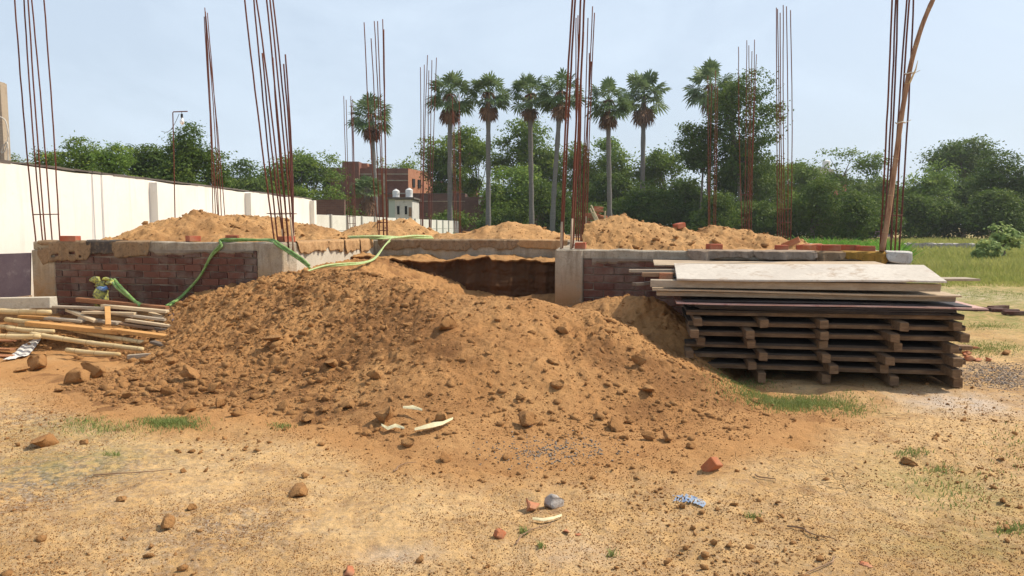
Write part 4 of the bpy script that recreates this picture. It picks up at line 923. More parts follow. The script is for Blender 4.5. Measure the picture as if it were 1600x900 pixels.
tag(b.build('plywood_offcut', M['ply_purple']), 'purple plywood offcut beside the earth heap', 'plywood')
n = 14; V = []
for i in range(n):
    for j in range(6):
        g_ = G(30 + 45 * i / (n - 1) - 6 * j, 547 - 14 * i / (n - 1) + 4 * j); g_[2] = float(surf(g_[0], g_[1])) + .022 + .004 * rs.rand() + .006 * math.sin(i * .8); V.append(g_)
o = mesh('torn_sheet', np.array(V), grid_faces(n, 6), M['whitefilm']); tag(o, 'crumpled white torn sheet in front of the bamboo', 'plastic sheet')
for i, (y0, y1, lb2) in enumerate([(541, 545, 'top'), (548, 551, 'middle'), (555, 557, 'bottom')]):
    b = MB(); a, c_ = G(-40, y0), G(24 - 3 * i, y1); a[2] = c_[2] = float(surf(c_[0], c_[1])) + .03 + .02 * (2 - i); b.beam(a, c_, .09, .018, jit=.003)
    tag(b.build('lath', M['wood_red'], bevel=.002), 'thin red brown lath at the left edge, %s of three' % lb2, 'lath', 'red laths at the left edge')

# ---------------------------------------------------------------- plywood stack on the right
S0 = np.array([1.66, 7.08, 0])
def SL(s, d, z): return S0 + s * E1 + d * E2 + EZ * z
stg = 'shuttering boards in the right hand stack'
def sheet(s0, s1, d0, d1, z0, z1, t, mat, label, dz_back=0.0, warp=.006, name='plywood_sheet', cat='plywood', group='plain sheets on the stack', seed=0, edge=None):
    nx, ny = 24, 5; V = []
    for side in (0, 1):
        for i in range(nx):
            for j in range(ny):
                u, v = i / (nx - 1), j / (ny - 1); s = s0 + (s1 - s0) * u; d = d0 + (d1 - d0) * v
                z = z0 + (z1 - z0) * u + dz_back * v + warp * math.sin(u * 5 + seed) + side * t
                V.append(SL(s + (rs.uniform(-.004, .004) if i in (0, nx-1) else 0), d + (rs.uniform(-.003, .003)), z))
    f0 = grid_faces(nx, ny); f = [tuple(q[::-1]) for q in f0.tolist()] + [tuple(x + nx * ny for x in q) for q in f0.tolist()]
    ring = [i * ny for i in range(nx)] + [(nx-1)*ny + j for j in range(1, ny)] + [i*ny + ny-1 for i in range(nx-2, -1, -1)] + [j for j in range(ny-2, 0, -1)]
    m = len(ring); N_ = nx * ny
    f += [(ring[k], ring[(k+1) % m], ring[(k+1) % m] + N_, ring[k] + N_) for k in range(m)]
    b = MB(); b.add(V, f); o = b.build(name, M[mat]); return tag(o, label, cat, group)
ordn = ['lowest', 'second from the ground', 'third from the ground', 'fourth from the ground', 'fifth from the ground', 'sixth and topmost']
zt = .0
for k in range(6):
    z = .055 + k * .1 + rs.uniform(-.006, .006)
    root = empty('shuttering_panel', SL(1.2, .6, z - .055), 'dark shuttering panel on battens, %s in the stack' % ordn[k], 'shuttering panel', stg)
    ds = rs.uniform(-.03, .03)
    b = MB(); b.box(SL(1.22 + ds, .62, z + .082 - .0), E1 * 1.22, E2 * .6, EZ * .011); b.build('board', M['stackboard'], root)
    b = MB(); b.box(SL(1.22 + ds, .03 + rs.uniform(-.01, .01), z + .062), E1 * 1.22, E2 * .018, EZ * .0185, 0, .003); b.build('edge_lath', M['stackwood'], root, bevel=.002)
    for j, s in enumerate((.07, .62, 1.22, 1.80, 2.34)):
        s += rs.uniform(-.07, .07); fr = rs.uniform(-.20, -.01); m = MB()
        hh = .0375 if k else .045
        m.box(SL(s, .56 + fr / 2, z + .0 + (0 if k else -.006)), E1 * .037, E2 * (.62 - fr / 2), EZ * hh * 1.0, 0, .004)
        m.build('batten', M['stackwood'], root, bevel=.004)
z = .055 + 5 * .1 + .098
sheet(.12, 2.30, -.02, 1.2, z + .004, z - .02 + .012, .018, 'ply_black', 'black film faced sheet directly on the shuttering panels', seed=1)
sheet(.08, 2.34, -.07, 1.2, z + .026, z + .018, .016, 'ply_black', 'black sheet second above the shuttering panels', seed=2)
sheet(.0, 2.50, -.10, 1.15, z + .048, z + .036, .014, 'ply_black', 'black sheet just under the pink edged one', seed=3)
sheet(-.10, 2.58, -.12, 1.1, z + .068, z + .052, .014, 'ply_pink', 'sheet with a pink edge, sticking out farthest right', seed=4)
sheet(-.04, 2.46, -.08, 1.1, z + .090, z + .072, .012, 'ply_black', 'black sheet on the pink edged one', seed=5)
def timber(s0, s1, d, z0, z1, w_, h_, mat, label, name='timber'):
    b = MB(); b.beam(SL(s0, d, z0), SL(s1, d, z1), w_, h_, jit=.004); return tag(b.build(name, M[mat], bevel=.004), label, 'timber', 'long timbers in the stack')
z2 = z + .12
timber(-.28, 2.36, .05, z2 + .028, z2 + .012, .09, .05, 'wood_grey', 'long grey timber, lower of the two along the stack front')
timber(-.2, 2.3, .9, z2 + .028, z2 + .012, .09, .05, 'wood_grey', 'long grey timber at the back of the stack, lower one')
sheet(-.32, 2.38, -.06, 1.1, z2 + .056, z2 + .042, .014, 'ply_tan', 'pale edged sheet lying on the lower long timber', seed=7)
timber(-.34, 2.22, .02, z2 + .125, z2 + .118, .09, .072, 'wood_grey', 'long grey timber, upper of the two along the stack front')
timber(-.2, 2.2, .85, z2 + .125, z2 + .118, .09, .072, 'wood_grey', 'long grey timber at the back of the stack, upper one')
sheet(-.12, 2.25, .1, 1.15, z2 + .162, z2 + .158, .014, 'ply_black', 'dark sheet hidden below the tilted pale one', seed=8)
timber(.0, 2.05, .55, z2 + .215, z2 + .21, .08, .08, 'wood_dark', 'dark timber propping up the tilted pale sheet')
sheet(-.30, 2.0, .50, 1.15, z2 + .262, z2 + .258, .014, 'ply_tan', 'tan sheet peeking out behind the tilted pale one', dz_back=.02, seed=9)
sheet(-.1, 2.24, -.09, .48, z2 + .166, z2 + .163, .016, 'ply_pale', 'pale cement dusted sheet tilted toward the viewer on top of the stack', dz_back=.115, seed=10)
b = MB(); b.beam(SL(-.55, .35, z2 + .22), SL(.0, .4, z2 + .225), .07, .03); tag(b.build('plank', M['wood_grey'], bevel=.003), 'short grey plank poking out left from the top of the stack', 'plank', 'odd planks at the left end of the stack')
b = MB(); b.beam(SL(-.42, .25, z2 + .19), SL(.2, .3, z2 + .20), .08, .04); tag(b.build('plank', M['wood_brown'], bevel=.003), 'brown plank poking out left, middle of the stack top', 'plank', 'odd planks at the left end of the stack')
b = MB(); b.beam(SL(-.5, .15, z2 + .10), SL(-.05, .5, z2 + .12), .07, .03); tag(b.build('plank', M['wood_dark'], bevel=.003), 'dark splintered plank poking out left, lowest of the three', 'plank', 'odd planks at the left end of the stack')
b = MB(); b.beam(SL(2.3, .3, .31), SL(2.62, .3, .31), .09, .04); tag(b.build('timber', M['wood_brown'], bevel=.003), 'short timber end jutting from the right side of the stack', 'timber', 'long timbers in the stack')

# board and broken bricks beyond the stack
a, c_ = P(1440, 436, 10.5), P(1520, 436, 10.5); b = MB(); b.beam(a, c_, .35, .03)
tag(b.build('plank', M['wood_grey'], bevel=.003), 'grey board propped behind the right end of the stack', 'plank')
b = MB(); b.beam(a - [0, 0, .6] + [.1, 0, 0], a + [.1, 0, 0], .1, .1); b.beam(c_ - [.1, 0, .75], c_ - [.1, 0, 0], .1, .1)
tag(b.build('timber', M['wood_dark']), 'dark timber props under the grey board', 'timber')
for i, (px, py, yaw, lb2) in enumerate([(1545,487,-.5,'left'), (1570,489,-.3,'middle'), (1588,493,-.1,'right'), (1560,484,.4,'back')]):
    g_ = G(px, py); b = MB(); ca, sa = math.cos(yaw), math.sin(yaw); b.box(g_ + [0, 0, .04], [ca * .2, sa * .2, 0], [-sa * .06, ca * .06, 0], [0, 0, .03], .1, .006)
    tag(mesh('brick', np.concatenate(b.v), b.f, M['brick'], attr=np.concatenate(b.a), bevel=.005), 'dark red brick on the ground at the right edge, %s of four' % lb2, 'brick', 'bricks on the ground at the right edge')
for i in range(12):
    px, py = 1500 + rs.uniform(-12, 50), 552 + rs.uniform(-8, 12)
    rock('brick_fragment', px, py, rs.uniform(8, 18), M['oldbrick'], 'broken brick chip beside the right end of the plywood stack', 'brick piece', 60 + i, 'brick chips by the stack', .7)
# litter
def strip(pts, wd, mat, label, name, cat, lift=.02, group=None):
    V = []; n = len(pts)
    for i, (a, b_) in enumerate(pts):
        t = i / (n - 1); ww = wd * math.sin(math.pi * (.12 + .8 * t)); 
        for s in (-1, 0, 1):
            g_ = G(a, b_ + s * ww * .5); g_[2] = float(surf(g_[0], g_[1])) + lift + (.012 if s == 0 else 0) + .008 * math.sin(i); V.append(g_)
    o = mesh(name, np.array(V), grid_faces(n, 3), M[mat]); return tag(o, label, cat, group)
ng = 'dry leaf strips on the sand'
strip([(648,687),(662,686),(678,684),(692,681),(708,675)], 5, 'dryleaf', 'cream dry leaf strip, right one with the pointed tip', 'dry_leaf', 'leaf', .035, ng)
strip([(596,677),(606,682),(618,680),(632,684)], 4, 'dryleaf', 'cream dry leaf strip, lower left one', 'dry_leaf', 'leaf', .025, ng)
strip([(630,666),(645,667),(660,671)], 3.5, 'dryleaf', 'cream dry leaf strip, small upper one', 'dry_leaf', 'leaf', .05, ng)
strip([(832,815),(850,818),(866,812),(878,806)], 4, 'dryleaf', 'yellow flattened leaf below the grey chunk', 'dry_leaf', 'leaf', .012)
V = []
for i in range(22):
    for j in range(8):
        u, v = i / 21, j / 7; px = 1050 + 48 * u + 5 * math.sin(v * 3); py = 777 + 9 * (v - .5) + 9 * u * u
        g_ = G(px, py); r_ = rs.rand(); g_[2] = float(surf(g_[0], g_[1])) + .008 + .014 * r_ * math.sin(math.pi * u); V.append(g_)
keep = rs.rand(21, 7) > .28
v_, f_ = compact(np.array(V), grid_faces(22, 8, keep)); o = mesh('plastic_bag', v_, f_, M['bluepale']); tag(o, 'torn pale blue plastic bag pressed into the sand', 'plastic bag')
for i, (a, b_, c_, d, lb2) in enumerate([(1230,822,1300,850,'dark twig on the sand at lower right, near the flat clod'), (610,735,645,722,'thin straw below the leaf strips'), (800,850,860,818,'bent straw leading to the yellow leaf'), (1180,742,1215,752,'short twig right of the half brick'), (150,745,280,735,'long straw across the lower left sand'), (1310,880,1260,905,'short root piece at the bottom')]):
    p0, p1 = G(a, b_), G(c_, d); pts = []
    for t in np.linspace(0, 1, 10):
        q_ = p0 + (p1 - p0) * t; q_[0] += .02 * math.sin(t * 7 + i); q_[2] = float(surf(q_[0], q_[1])) + .012; pts.append(q_)
    b = MB(); b.tube(pts, np.linspace(.005, .002, 10), 5); tag(b.build('twig', M['wood_brown']), lb2, 'twig', 'twigs on the sand')

# ---------------------------------------------------------------- grass
def blades(pos, h, wd, mat, name, label=None, kind='stuff', cat='grass', lean=.35, seed=0):
    n = len(pos); r = np.random.RandomState(seed); a = r.uniform(0, 2 * math.pi, n); h = h * r.uniform(.5, 1.2, n); wd = np.broadcast_to(wd, (n,)) * r.uniform(.7, 1.3, n)
    dx = np.stack([np.cos(a), np.sin(a), np.zeros(n)], -1); la = r.uniform(0, 2 * math.pi, n); ln = np.stack([np.cos(la), np.sin(la), np.zeros(n)], -1) * (lean * r.uniform(.1, 1, n) * h)[:, None]
    up = np.stack([np.zeros(n), np.zeros(n), h], -1)
    v = np.stack([pos - dx * wd[:, None] / 2, pos + dx * wd[:, None] / 2, pos + dx * wd[:, None] * .35 + up * .55 + ln * .3, pos - dx * wd[:, None] * .35 + up * .55 + ln * .3, pos + up * .97 + ln + dx * wd[:, None] * .05, pos + up * .95 + ln - dx * wd[:, None] * .05], 1).reshape(-1, 3)
    k = np.arange(n)[:, None] * 6; f = np.concatenate([k + [0, 1, 2, 3], k + [3, 2, 4, 5]], 0)
    o = mesh(name, v, f, M[mat], loc=(0, 0, 0)); return tag(o, label, cat, None, kind)
def patch(px, py, rx, ry, n):
    q = np.array([G(a, b_) for a, b_ in zip(rs.normal(px, rx / 1.6, n), rs.normal(py, ry / 1.6, n))]); q[:, 2] = surf(q[:, 0], q[:, 1]); return q
low = np.concatenate([patch(268, 665, 40, 7, 1700), patch(440, 668, 14, 4, 120), patch(140, 662, 40, 8, 250), patch(165, 674, 50, 6, 250), patch(175, 715, 12, 3, 60)])
blades(low, .028, .005, 'grass_low', 'grass', 'thin low grass tufts at the left foot of the heap', seed=1, lean=1.2)
low = np.concatenate([patch(1235, 628, 80, 10, 4000), patch(1330, 640, 25, 8, 150), patch(1160, 600, 40, 12, 600)])
blades(low, .032, .006, 'grass_low', 'grass', 'short green grass between the heap and the plywood stack', seed=2, lean=1.2)
low = np.concatenate([patch(1540, 545, 50, 8, 1300), patch(1530, 470, 35, 6, 900), patch(1590, 470, 25, 5, 400), patch(1545, 512, 40, 4, 600), patch(1480, 760, 60, 35, 260), patch(1585, 830, 30, 10, 130), patch(1470, 730, 20, 6, 80), patch(955, 865, 8, 3, 40), patch(818, 832, 6, 4, 40), patch(845, 855, 5, 4, 30), patch(1425, 708, 22, 4, 120), patch(1175, 800, 12, 3, 40), patch(1600, 700, 60, 30, 200)])
blades(low, .028, .006, 'grass_low', 'grass', 'scattered weeds and grass on the right open ground', seed=3, lean=1.2)
# far field: tall dry grass
N = 110000
D = 17.5 * (70 / 17.5) ** rs.uniform(0, 1, N) ** .9; xx = D * rs.uniform(.40, 1.05, N)
dens = fbm(xx * .25, D * .25, 88, 3) + rs.uniform(-.25, .7, N) + sstep(17.5, 22, D) * .3 > .05
D, xx = D[dens], xx[dens]; pos = np.stack([xx, D, np.zeros(len(D))], -1)
hh = (.26 + .22 * vn(xx * .35, D * .35, 4)) * sstep(14, 24, D)
blades(pos, hh, .012 + D * .0011, 'grass', 'tall_grass', 'tall yellow green grass filling the field at the right', seed=4, lean=.6)
N = 12000; D = rs.uniform(19, 36, N); xx = D * rs.uniform(.22, .52, N); m_ = (xx > 8.6) ; pos = np.stack([xx, D, np.zeros(N)], -1)[m_]
blades(pos, .55 + .35 * vn(pos[:, 0] * .8, pos[:, 1] * .8, 6), .11, 'grass_green', 'lush_weeds', 'bright green leafy weeds just behind the right part of the plinth', seed=5, lean=.9, cat='weeds')
N = 9000; D = rs.uniform(24, 60, N); xx = D * rs.uniform(-.10, .24, N); pos = np.stack([xx, D, np.zeros(N)], -1)
blades(pos, .5 + .5 * vn(xx * .4, D * .4, 6), .13, 'grass_green', 'lush_weeds', 'green undergrowth below the row of tall palms', seed=6, lean=.9, cat='weeds')
# low rubble wall in the grass
b = MB(); p0, p1 = P(1420, 389, 42), P(1530, 391, 40)
for t in np.linspace(0, 1, 26): c_ = p0 + (p1 - p0) * t; c_[2] = .2; b.box(c_, [.2, 0, 0], [0, .2, 0], [0, 0, .22 + .06 * rs.rand()], 0, .05)
tag(b.build('rubble_wall', M['greystone']), 'low grey rubble wall in the tall grass at the right', 'wall')

# ---------------------------------------------------------------- white wall and precast wall
def wx(D): return -7.5 + (D - 11) * .026
wr = empty('boundary_wall', (wx(11), 11, 0), 'long whitewashed boundary wall running away at the left', 'wall')
b = MB(); a0, a1 = np.array([wx(3), 3, 0]), np.array([wx(26.7), 26.7, 0]); n = 60; V = []; zt0 = 2.36
for i in range(n + 1):
    q = a0 + (a1 - a0) * i / n; zt = zt0 + .02 * math.sin(i * .7) + rs.uniform(-.008, .008)
    for off, z in ((0, -.1), (0, zt), (-.2, zt), (-.2, -.1)): V.append(q + [off, 0, z])
f = [(i*4+k, i*4+(k+1)%4, i*4+4+(k+1)%4, i*4+4+k) for i in range(n) for k in range(4)] + [(0,1,2,3), (n*4+3, n*4+2, n*4+1, n*4)]
b.add(V, f); b.build('wall_face', M['white'], wr)
b = MB()
for i in range(n):
    q = a0 + (a1 - a0) * (i + .5) / n; d = (a1 - a0) / n; b.box(q + [-.1, 0, zt0 + .030], d * .51, [.11, 0, 0], [0, 0, .014 + rs.uniform(0, .006)], 0, .006)
b.build('coping', M['concdark'], wr)
for D in (6.6, 15.5, 20.6, 26.55):
    b = MB(); q = np.array([wx(D), D, 0]); b.box(q + [.07, 0, 1.12], [.09, 0, 0], [0, .14, 0], [0, 0, 1.2], 0, .004); b.build('pilaster', M['white'], wr)
pr = empty('precast_wall', (-7.3, 27.5, 0), 'precast concrete panel wall behind the small peaked mound', 'wall')
q0, q1 = P(486, 352, 27.2), P(716, 352, 56); q0[2] = q1[2] = 0; hgt = lambda t: 1.86 - .1 * t
N_ = 15
for i in range(N_):
    t0, t1 = i / N_, (i + 1) / N_; a, c_ = q0 + (q1 - q0) * t0, q0 + (q1 - q0) * t1; d = (c_ - a)
    for k in range(3):
        z0_, z1_ = k * .62, min(hgt(t0), k * .62 + .605); b = MB(); m = (a + c_) / 2; b.box(m + [0, 0, (z0_ + z1_) / 2], d / 2 * .97, [.02, .02, 0], [0, 0, (z1_ - z0_) / 2]); b.build('panel', M['precast'], pr)
    b = MB(); b.box(a + [0, 0, hgt(t0) / 2], [.08, 0, 0], [0, .08, 0], [0, 0, hgt(t0) / 2 + .02]); b.build('post', M['precastpost'], pr)
# old low brick wall in the distance left
b = MB(); a, c_ = P(455, 306, 36), P(515, 318, 36); b.box([(a[0]+c_[0])/2, 37, 1.35], [1.4, 0, 0], [0, .15, 0], [0, 0, 1.33], 0, .05); tag(b.build('brick_wall', M['hb_brown']), 'old brown brick wall stub behind the end of the white wall', 'wall')
# post at the far left, standing beyond the wall
cp = empty('rough_column', (P(0, 250, 11.6)[0] - .0, 11.6, 0), 'rough timber clad post rising above the white wall at the left edge', 'post')
b = MB()
for i in range(5):
    x = P(-12 + i * 5.5, 250, 11.8)[0] ; b.box([x, 11.8 + .03 * (i % 2), 2.1], [.024, 0, 0], [0, .08, 0], [0, 0, 1.62 - .02 * i + .0], 0, .006)
b.build('timber_cladding', M['wood_grey'], cp)
b = MB(); b.tube(curve([P(0,182,11.65), P(9,190,11.65), P(13,215,11.65), P(8,235,11.65), P(2,238,11.65), P(11,222,11.6), P(13,250,11.6), P(11,262,11.6)], 40), .010, 6); b.build('cable', M['cable'], cp, smooth=True)

# ---------------------------------------------------------------- houses
def wbox(root, name, x0, x1, y0, y1, z0, z1, mat):
    b = MB(); b.box([(x0+x1)/2, (y0+y1)/2, (z0+z1)/2], [(x1-x0)/2, 0, 0], [0, (y1-y0)/2, 0], [0, 0, (z1-z0)/2]); return b.build(name, mat, root)
def ZX(px, D): return P(px, 300, D)[0]
def ZZ(py, D): return P(800, py, D)[2]
DH = 88.0
hr = empty('brick_house', (ZX(585, DH), DH, 0), 'two storey unplastered red brick house behind the left palm', 'house')
x0, x1, x2 = ZX(506, DH), ZX(638, DH), ZX(664, DH)
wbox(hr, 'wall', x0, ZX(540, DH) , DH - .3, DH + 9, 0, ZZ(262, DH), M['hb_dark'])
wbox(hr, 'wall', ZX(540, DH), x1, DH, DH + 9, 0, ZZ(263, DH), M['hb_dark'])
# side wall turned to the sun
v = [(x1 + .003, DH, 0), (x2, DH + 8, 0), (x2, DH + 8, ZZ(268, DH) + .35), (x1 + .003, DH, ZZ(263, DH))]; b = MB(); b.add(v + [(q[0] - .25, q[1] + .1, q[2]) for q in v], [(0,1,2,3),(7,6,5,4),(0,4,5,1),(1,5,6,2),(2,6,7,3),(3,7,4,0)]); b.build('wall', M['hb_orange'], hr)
wbox(hr, 'stair_tower', ZX(537, DH), ZX(563, DH), DH - .6, DH + 3, ZZ(262, DH) - 3, ZZ(253, DH), M['hb_dark'])
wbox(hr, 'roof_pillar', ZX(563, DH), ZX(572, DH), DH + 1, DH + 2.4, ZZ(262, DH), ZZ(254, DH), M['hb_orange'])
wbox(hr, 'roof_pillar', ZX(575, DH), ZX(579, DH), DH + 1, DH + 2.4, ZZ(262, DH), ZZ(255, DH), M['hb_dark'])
for py in (272, 282): wbox(hr, 'lintel_band', x0 - .1, x1 + .05, DH - .38, DH - .31, ZZ(py + 1.0, DH), ZZ(py - .5, DH), M['concrete'])
for px in (507, 536, 600): wbox(hr, 'column', ZX(px, DH), ZX(px, DH) + .25, DH - .45, DH - .39, 0, ZZ(272, DH), M['concrete'])
wf = wbox(hr, 'window', ZX(507, DH), ZX(517, DH), DH - .45, DH - .31, ZZ(294, DH), ZZ(283, DH), M['dark']); wbox(wf, 'sill', ZX(506, DH), ZX(518, DH), DH - .8, DH - .46, ZZ(296, DH), ZZ(295, DH), M['concrete'])
for k in (.2, .42):
    b = MB(); c_ = np.array([x1 + (x2 - x1) * k + .06, DH + 8 * k - .05, ZZ(285, DH)]); b.box(c_, np.array([x2 - x1, 8, 0]) / 8.5 * .35, [.05, -.02, 0], [0, 0, .5]); b.build('window', M['dark'], hr)
wbox(hr, 'balcony_slab', x0 - .3, x1 + .2, DH - .9, DH - .32, ZZ(303.5, DH), ZZ(302, DH), M['concdark'])
b = MB(); c_ = np.array([ZX(511, DH), DH - .9, ZZ(300, DH)]); b.tube([c_, c_ + [0, -.2, .05]], [.35, .3], 12); b.build('dish', M['offwhite'], hr)

DS = 68.0
sr = empty('small_house', (ZX(628, DS), DS, 0), 'small flat roofed white and pale green house with two tanks on it', 'house')
xa, xb, xc = ZX(607, DS), ZX(617, DS), ZX(644, DS); zt = ZZ(311, DS)
wbox(sr, 'wall', xa, xb - .003, DS, DS + 5, 0, zt, M['plastergreen'])
wbox(sr, 'wall', xb, xc, DS - .05, DS + 5, 0, zt - .05, M['plasterwhite'])
wbox(sr, 'roof', xa - .15, xc + .2, DS - .3, DS + 5.2, zt + .003, zt + .16, M['concdark'])
for px in (622, 634): 
    wf = wbox(sr, 'window', ZX(px, DS) - .1, ZX(px, DS) + .12, DS - .09, DS - .055, ZZ(335, DS), ZZ(322, DS), M['dark'])
dr = wbox(sr, 'door', ZX(640.5, DS) - .12, ZX(640.5, DS) + .14, DS - .09, DS - .055, ZZ(338, DS), ZZ(324, DS), M['wood_brown'])
tg = 'white water tanks on the small house roof'
for i, (px, r_, lb2) in enumerate([(615, .33, 'left, slightly smaller'), (636, .34, 'right, slightly larger')]):
    c_ = np.array([ZX(px, DS), DS + 1.4, zt + .16]); b = MB(); hb = .62 + .1 * i
    b.tube([c_, c_ + [0, 0, .1], c_ + [0, 0, .12], c_ + [0, 0, hb * .5], c_ + [0, 0, hb * .52], c_ + [0, 0, hb], c_ + [0, 0, hb + .12], c_ + [0, 0, hb + .14], c_ + [0, 0, hb + .2]], [r_, r_, r_*.96, r_*.96, r_, r_, r_ * .5, r_ * .28, r_ * .28], 16)
    b2 = mesh('water_tank', np.concatenate(b.v), b.f, M['tank'], loc=c_, smooth=False); tag(b2, 'white plastic water tank on the small house roof, ' + lb2, 'water tank', tg)
wbox(sr, 'pipe_rail', ZX(617, DS), ZX(634, DS), DS + 1.2, DS + 1.26, zt + .55, zt + .6, M['offwhite'])
# long sooty wall and houses behind the palms
DW = 75.0
lw = empty('old_building', (ZX(750, DW), DW, 0), 'long low soot stained brick building behind the palm row', 'building')
wbox(lw, 'wall', ZX(640, DW), ZX(727, DW), DW, DW + 5, 0, ZZ(303, DW), M['hb_brown'])
wbox(lw, 'wall', ZX(727, DW), ZX(872, DW), DW - .4, DW + 5, 0, ZZ(308, DW), M['hb_brown'])
wbox(lw, 'coping', ZX(640, DW), ZX(727, DW), DW - .1, DW + 5.1, ZZ(303, DW), ZZ(302, DW), M['concdark'])
wbox(lw, 'ledge', ZX(642, DW), ZX(727, DW), DW - .12, DW - .003, ZZ(315, DW), ZZ(314, DW), M['concrete'])
wbox(lw, 'meter_box', ZX(748, DW), ZX(752, DW), DW - .65, DW - .41, ZZ(320, DW), ZZ(312, DW), M['offwhite'])
bh = empty('brick_house', (ZX(680, 96), 96, 0), 'low brick house with orange side wall, seen between tree and palms', 'house')
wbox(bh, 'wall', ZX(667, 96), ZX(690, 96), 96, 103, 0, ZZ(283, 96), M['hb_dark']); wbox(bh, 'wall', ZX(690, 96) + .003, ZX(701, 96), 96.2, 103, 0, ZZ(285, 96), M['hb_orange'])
bh = empty('brick_house', (ZX(725, 98), 98, 0), 'plain dark brick house block behind the second palm of the row', 'house')
wbox(bh, 'wall', ZX(706, 98), ZX(745, 98), 98, 104, 0, ZZ(284, 98), M['hb_dark']); wbox(bh, 'parapet', ZX(706, 98) - .1, ZX(745, 98) + .1, 97.9, 104.1, ZZ(284, 98) + .003, ZZ(282.5, 98), M['concdark'])
bh = empty('house', (ZX(1290, 110), 110, 0), 'cream house top with a roof tank showing over the right trees', 'house')
wbox(bh, 'wall', ZX(1270, 110), ZX(1302, 110), 110, 116, 0, ZZ(264, 110), M['offwhite']); wbox(bh, 'wall', ZX(1303, 110), ZX(1320, 110), 109.5, 115, 0, ZZ(274, 110), M['redpaint'])
wbox(bh, 'roof_room', ZX(1284, 110), ZX(1296, 110), 111, 114, ZZ(264, 110) + .003, ZZ(260, 110), M['offwhite'])
c_ = np.array([ZX(1294, 110), 111, ZZ(261, 110)]); b = MB(); b.tube([c_, c_ + [0, 0, .9], c_ + [0, 0, 1.1]], [.55, .55, .2], 14); tag(b.build('water_tank', M['tank']), 'grey white water tank on the cream house above the right trees', 'water tank')
bh = empty('house', (ZX(1366, 95), 95, 0), 'mauve painted low building glimpsed among the right trees', 'house')
wbox(bh, 'wall', ZX(1350, 95), ZX(1395, 95), 95, 100, 0, ZZ(303, 95), M['purplepaint']); wbox(bh, 'parapet', ZX(1349, 95), ZX(1396, 95), 94.9, 100.1, ZZ(303, 95) + .003, ZZ(296, 95), M['offwhite'])
hu = empty('rubble_hut', (ZX(935, 58), 58, 0), 'collapsed brick hut with pale poles at the foot of the palms', 'hut')
b = MB()
for i in range(70): b.box([ZX(rs.uniform(915, 946), 58), 58 + rs.uniform(-.5, .5), rs.uniform(.3, 3.1) * (1 - .3 * rs.rand())], [.22, 0, 0], [0, .12, 0], [0, 0, .08], 0, .05)
b.build('bricks', M['oldbrick'], hu)
for k in range(7): b = MB(); b.tube([[ZX(rs.uniform(915, 946), 58), 57.3, rs.uniform(1.2, 3)], [ZX(rs.uniform(915, 946), 58), 57.5, rs.uniform(1.2, 3)]], .06, 6); b.build('pole', M['wood_pale'], hu)

# ---------------------------------------------------------------- trees
def leaves(P_, nrm, ls, r, asp=.55):
    n = len(P_); rd = r.normal(size=(n, 3)); t = np.cross(nrm, rd); t /= np.linalg.norm(t, axis=1)[:, None] + 1e-9; bt = np.cross(nrm, t)
    l = (ls * r.uniform(.6, 1.35, n))[:, None]
    v = np.stack([P_ - t * l * .5, P_ - bt * l * asp * .5 + t * l * .05, P_ + t * l * .5, P_ + bt * l * asp * .5 + t * l * .05], 1).reshape(-1, 3)
    return v
def crown_pts(c, rad, nl, ncl, per, r, cr=.45, hollow=.72, spread=.62):
    rm = rad.mean(); U = r.normal(size=(nl, 3)); U /= np.linalg.norm(U, axis=1)[:, None]; U *= (r.uniform(.25, 1, nl) ** .45)[:, None]
    lc = c + U * rad * spread; lr = rm * r.uniform(.22, .46, nl)
    k = r.randint(0, nl, ncl); d = r.normal(size=(ncl, 3)); d[:, 2] = d[:, 2] + .25; d /= np.linalg.norm(d, axis=1)[:, None]
    cp = lc[k] + d * (lr[k] * r.uniform(hollow, 1.08, ncl))[:, None] * np.array([1, 1, .85])
    m = np.repeat(np.arange(ncl), per); g_ = r.normal(size=(len(m), 3)) * cr * np.array([1, 1, .55]) * r.uniform(.5, 1.2, ncl)[m][:, None]
    pos = cp[m] + g_; nr = d[m] * .55 + np.array([0, 0, .6]) + r.normal(size=(len(m), 3)) * .55; nr /= np.linalg.norm(nr, axis=1)[:, None]
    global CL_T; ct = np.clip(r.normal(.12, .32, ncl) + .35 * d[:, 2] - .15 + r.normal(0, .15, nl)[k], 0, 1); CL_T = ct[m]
    return pos, nr, lc, lr
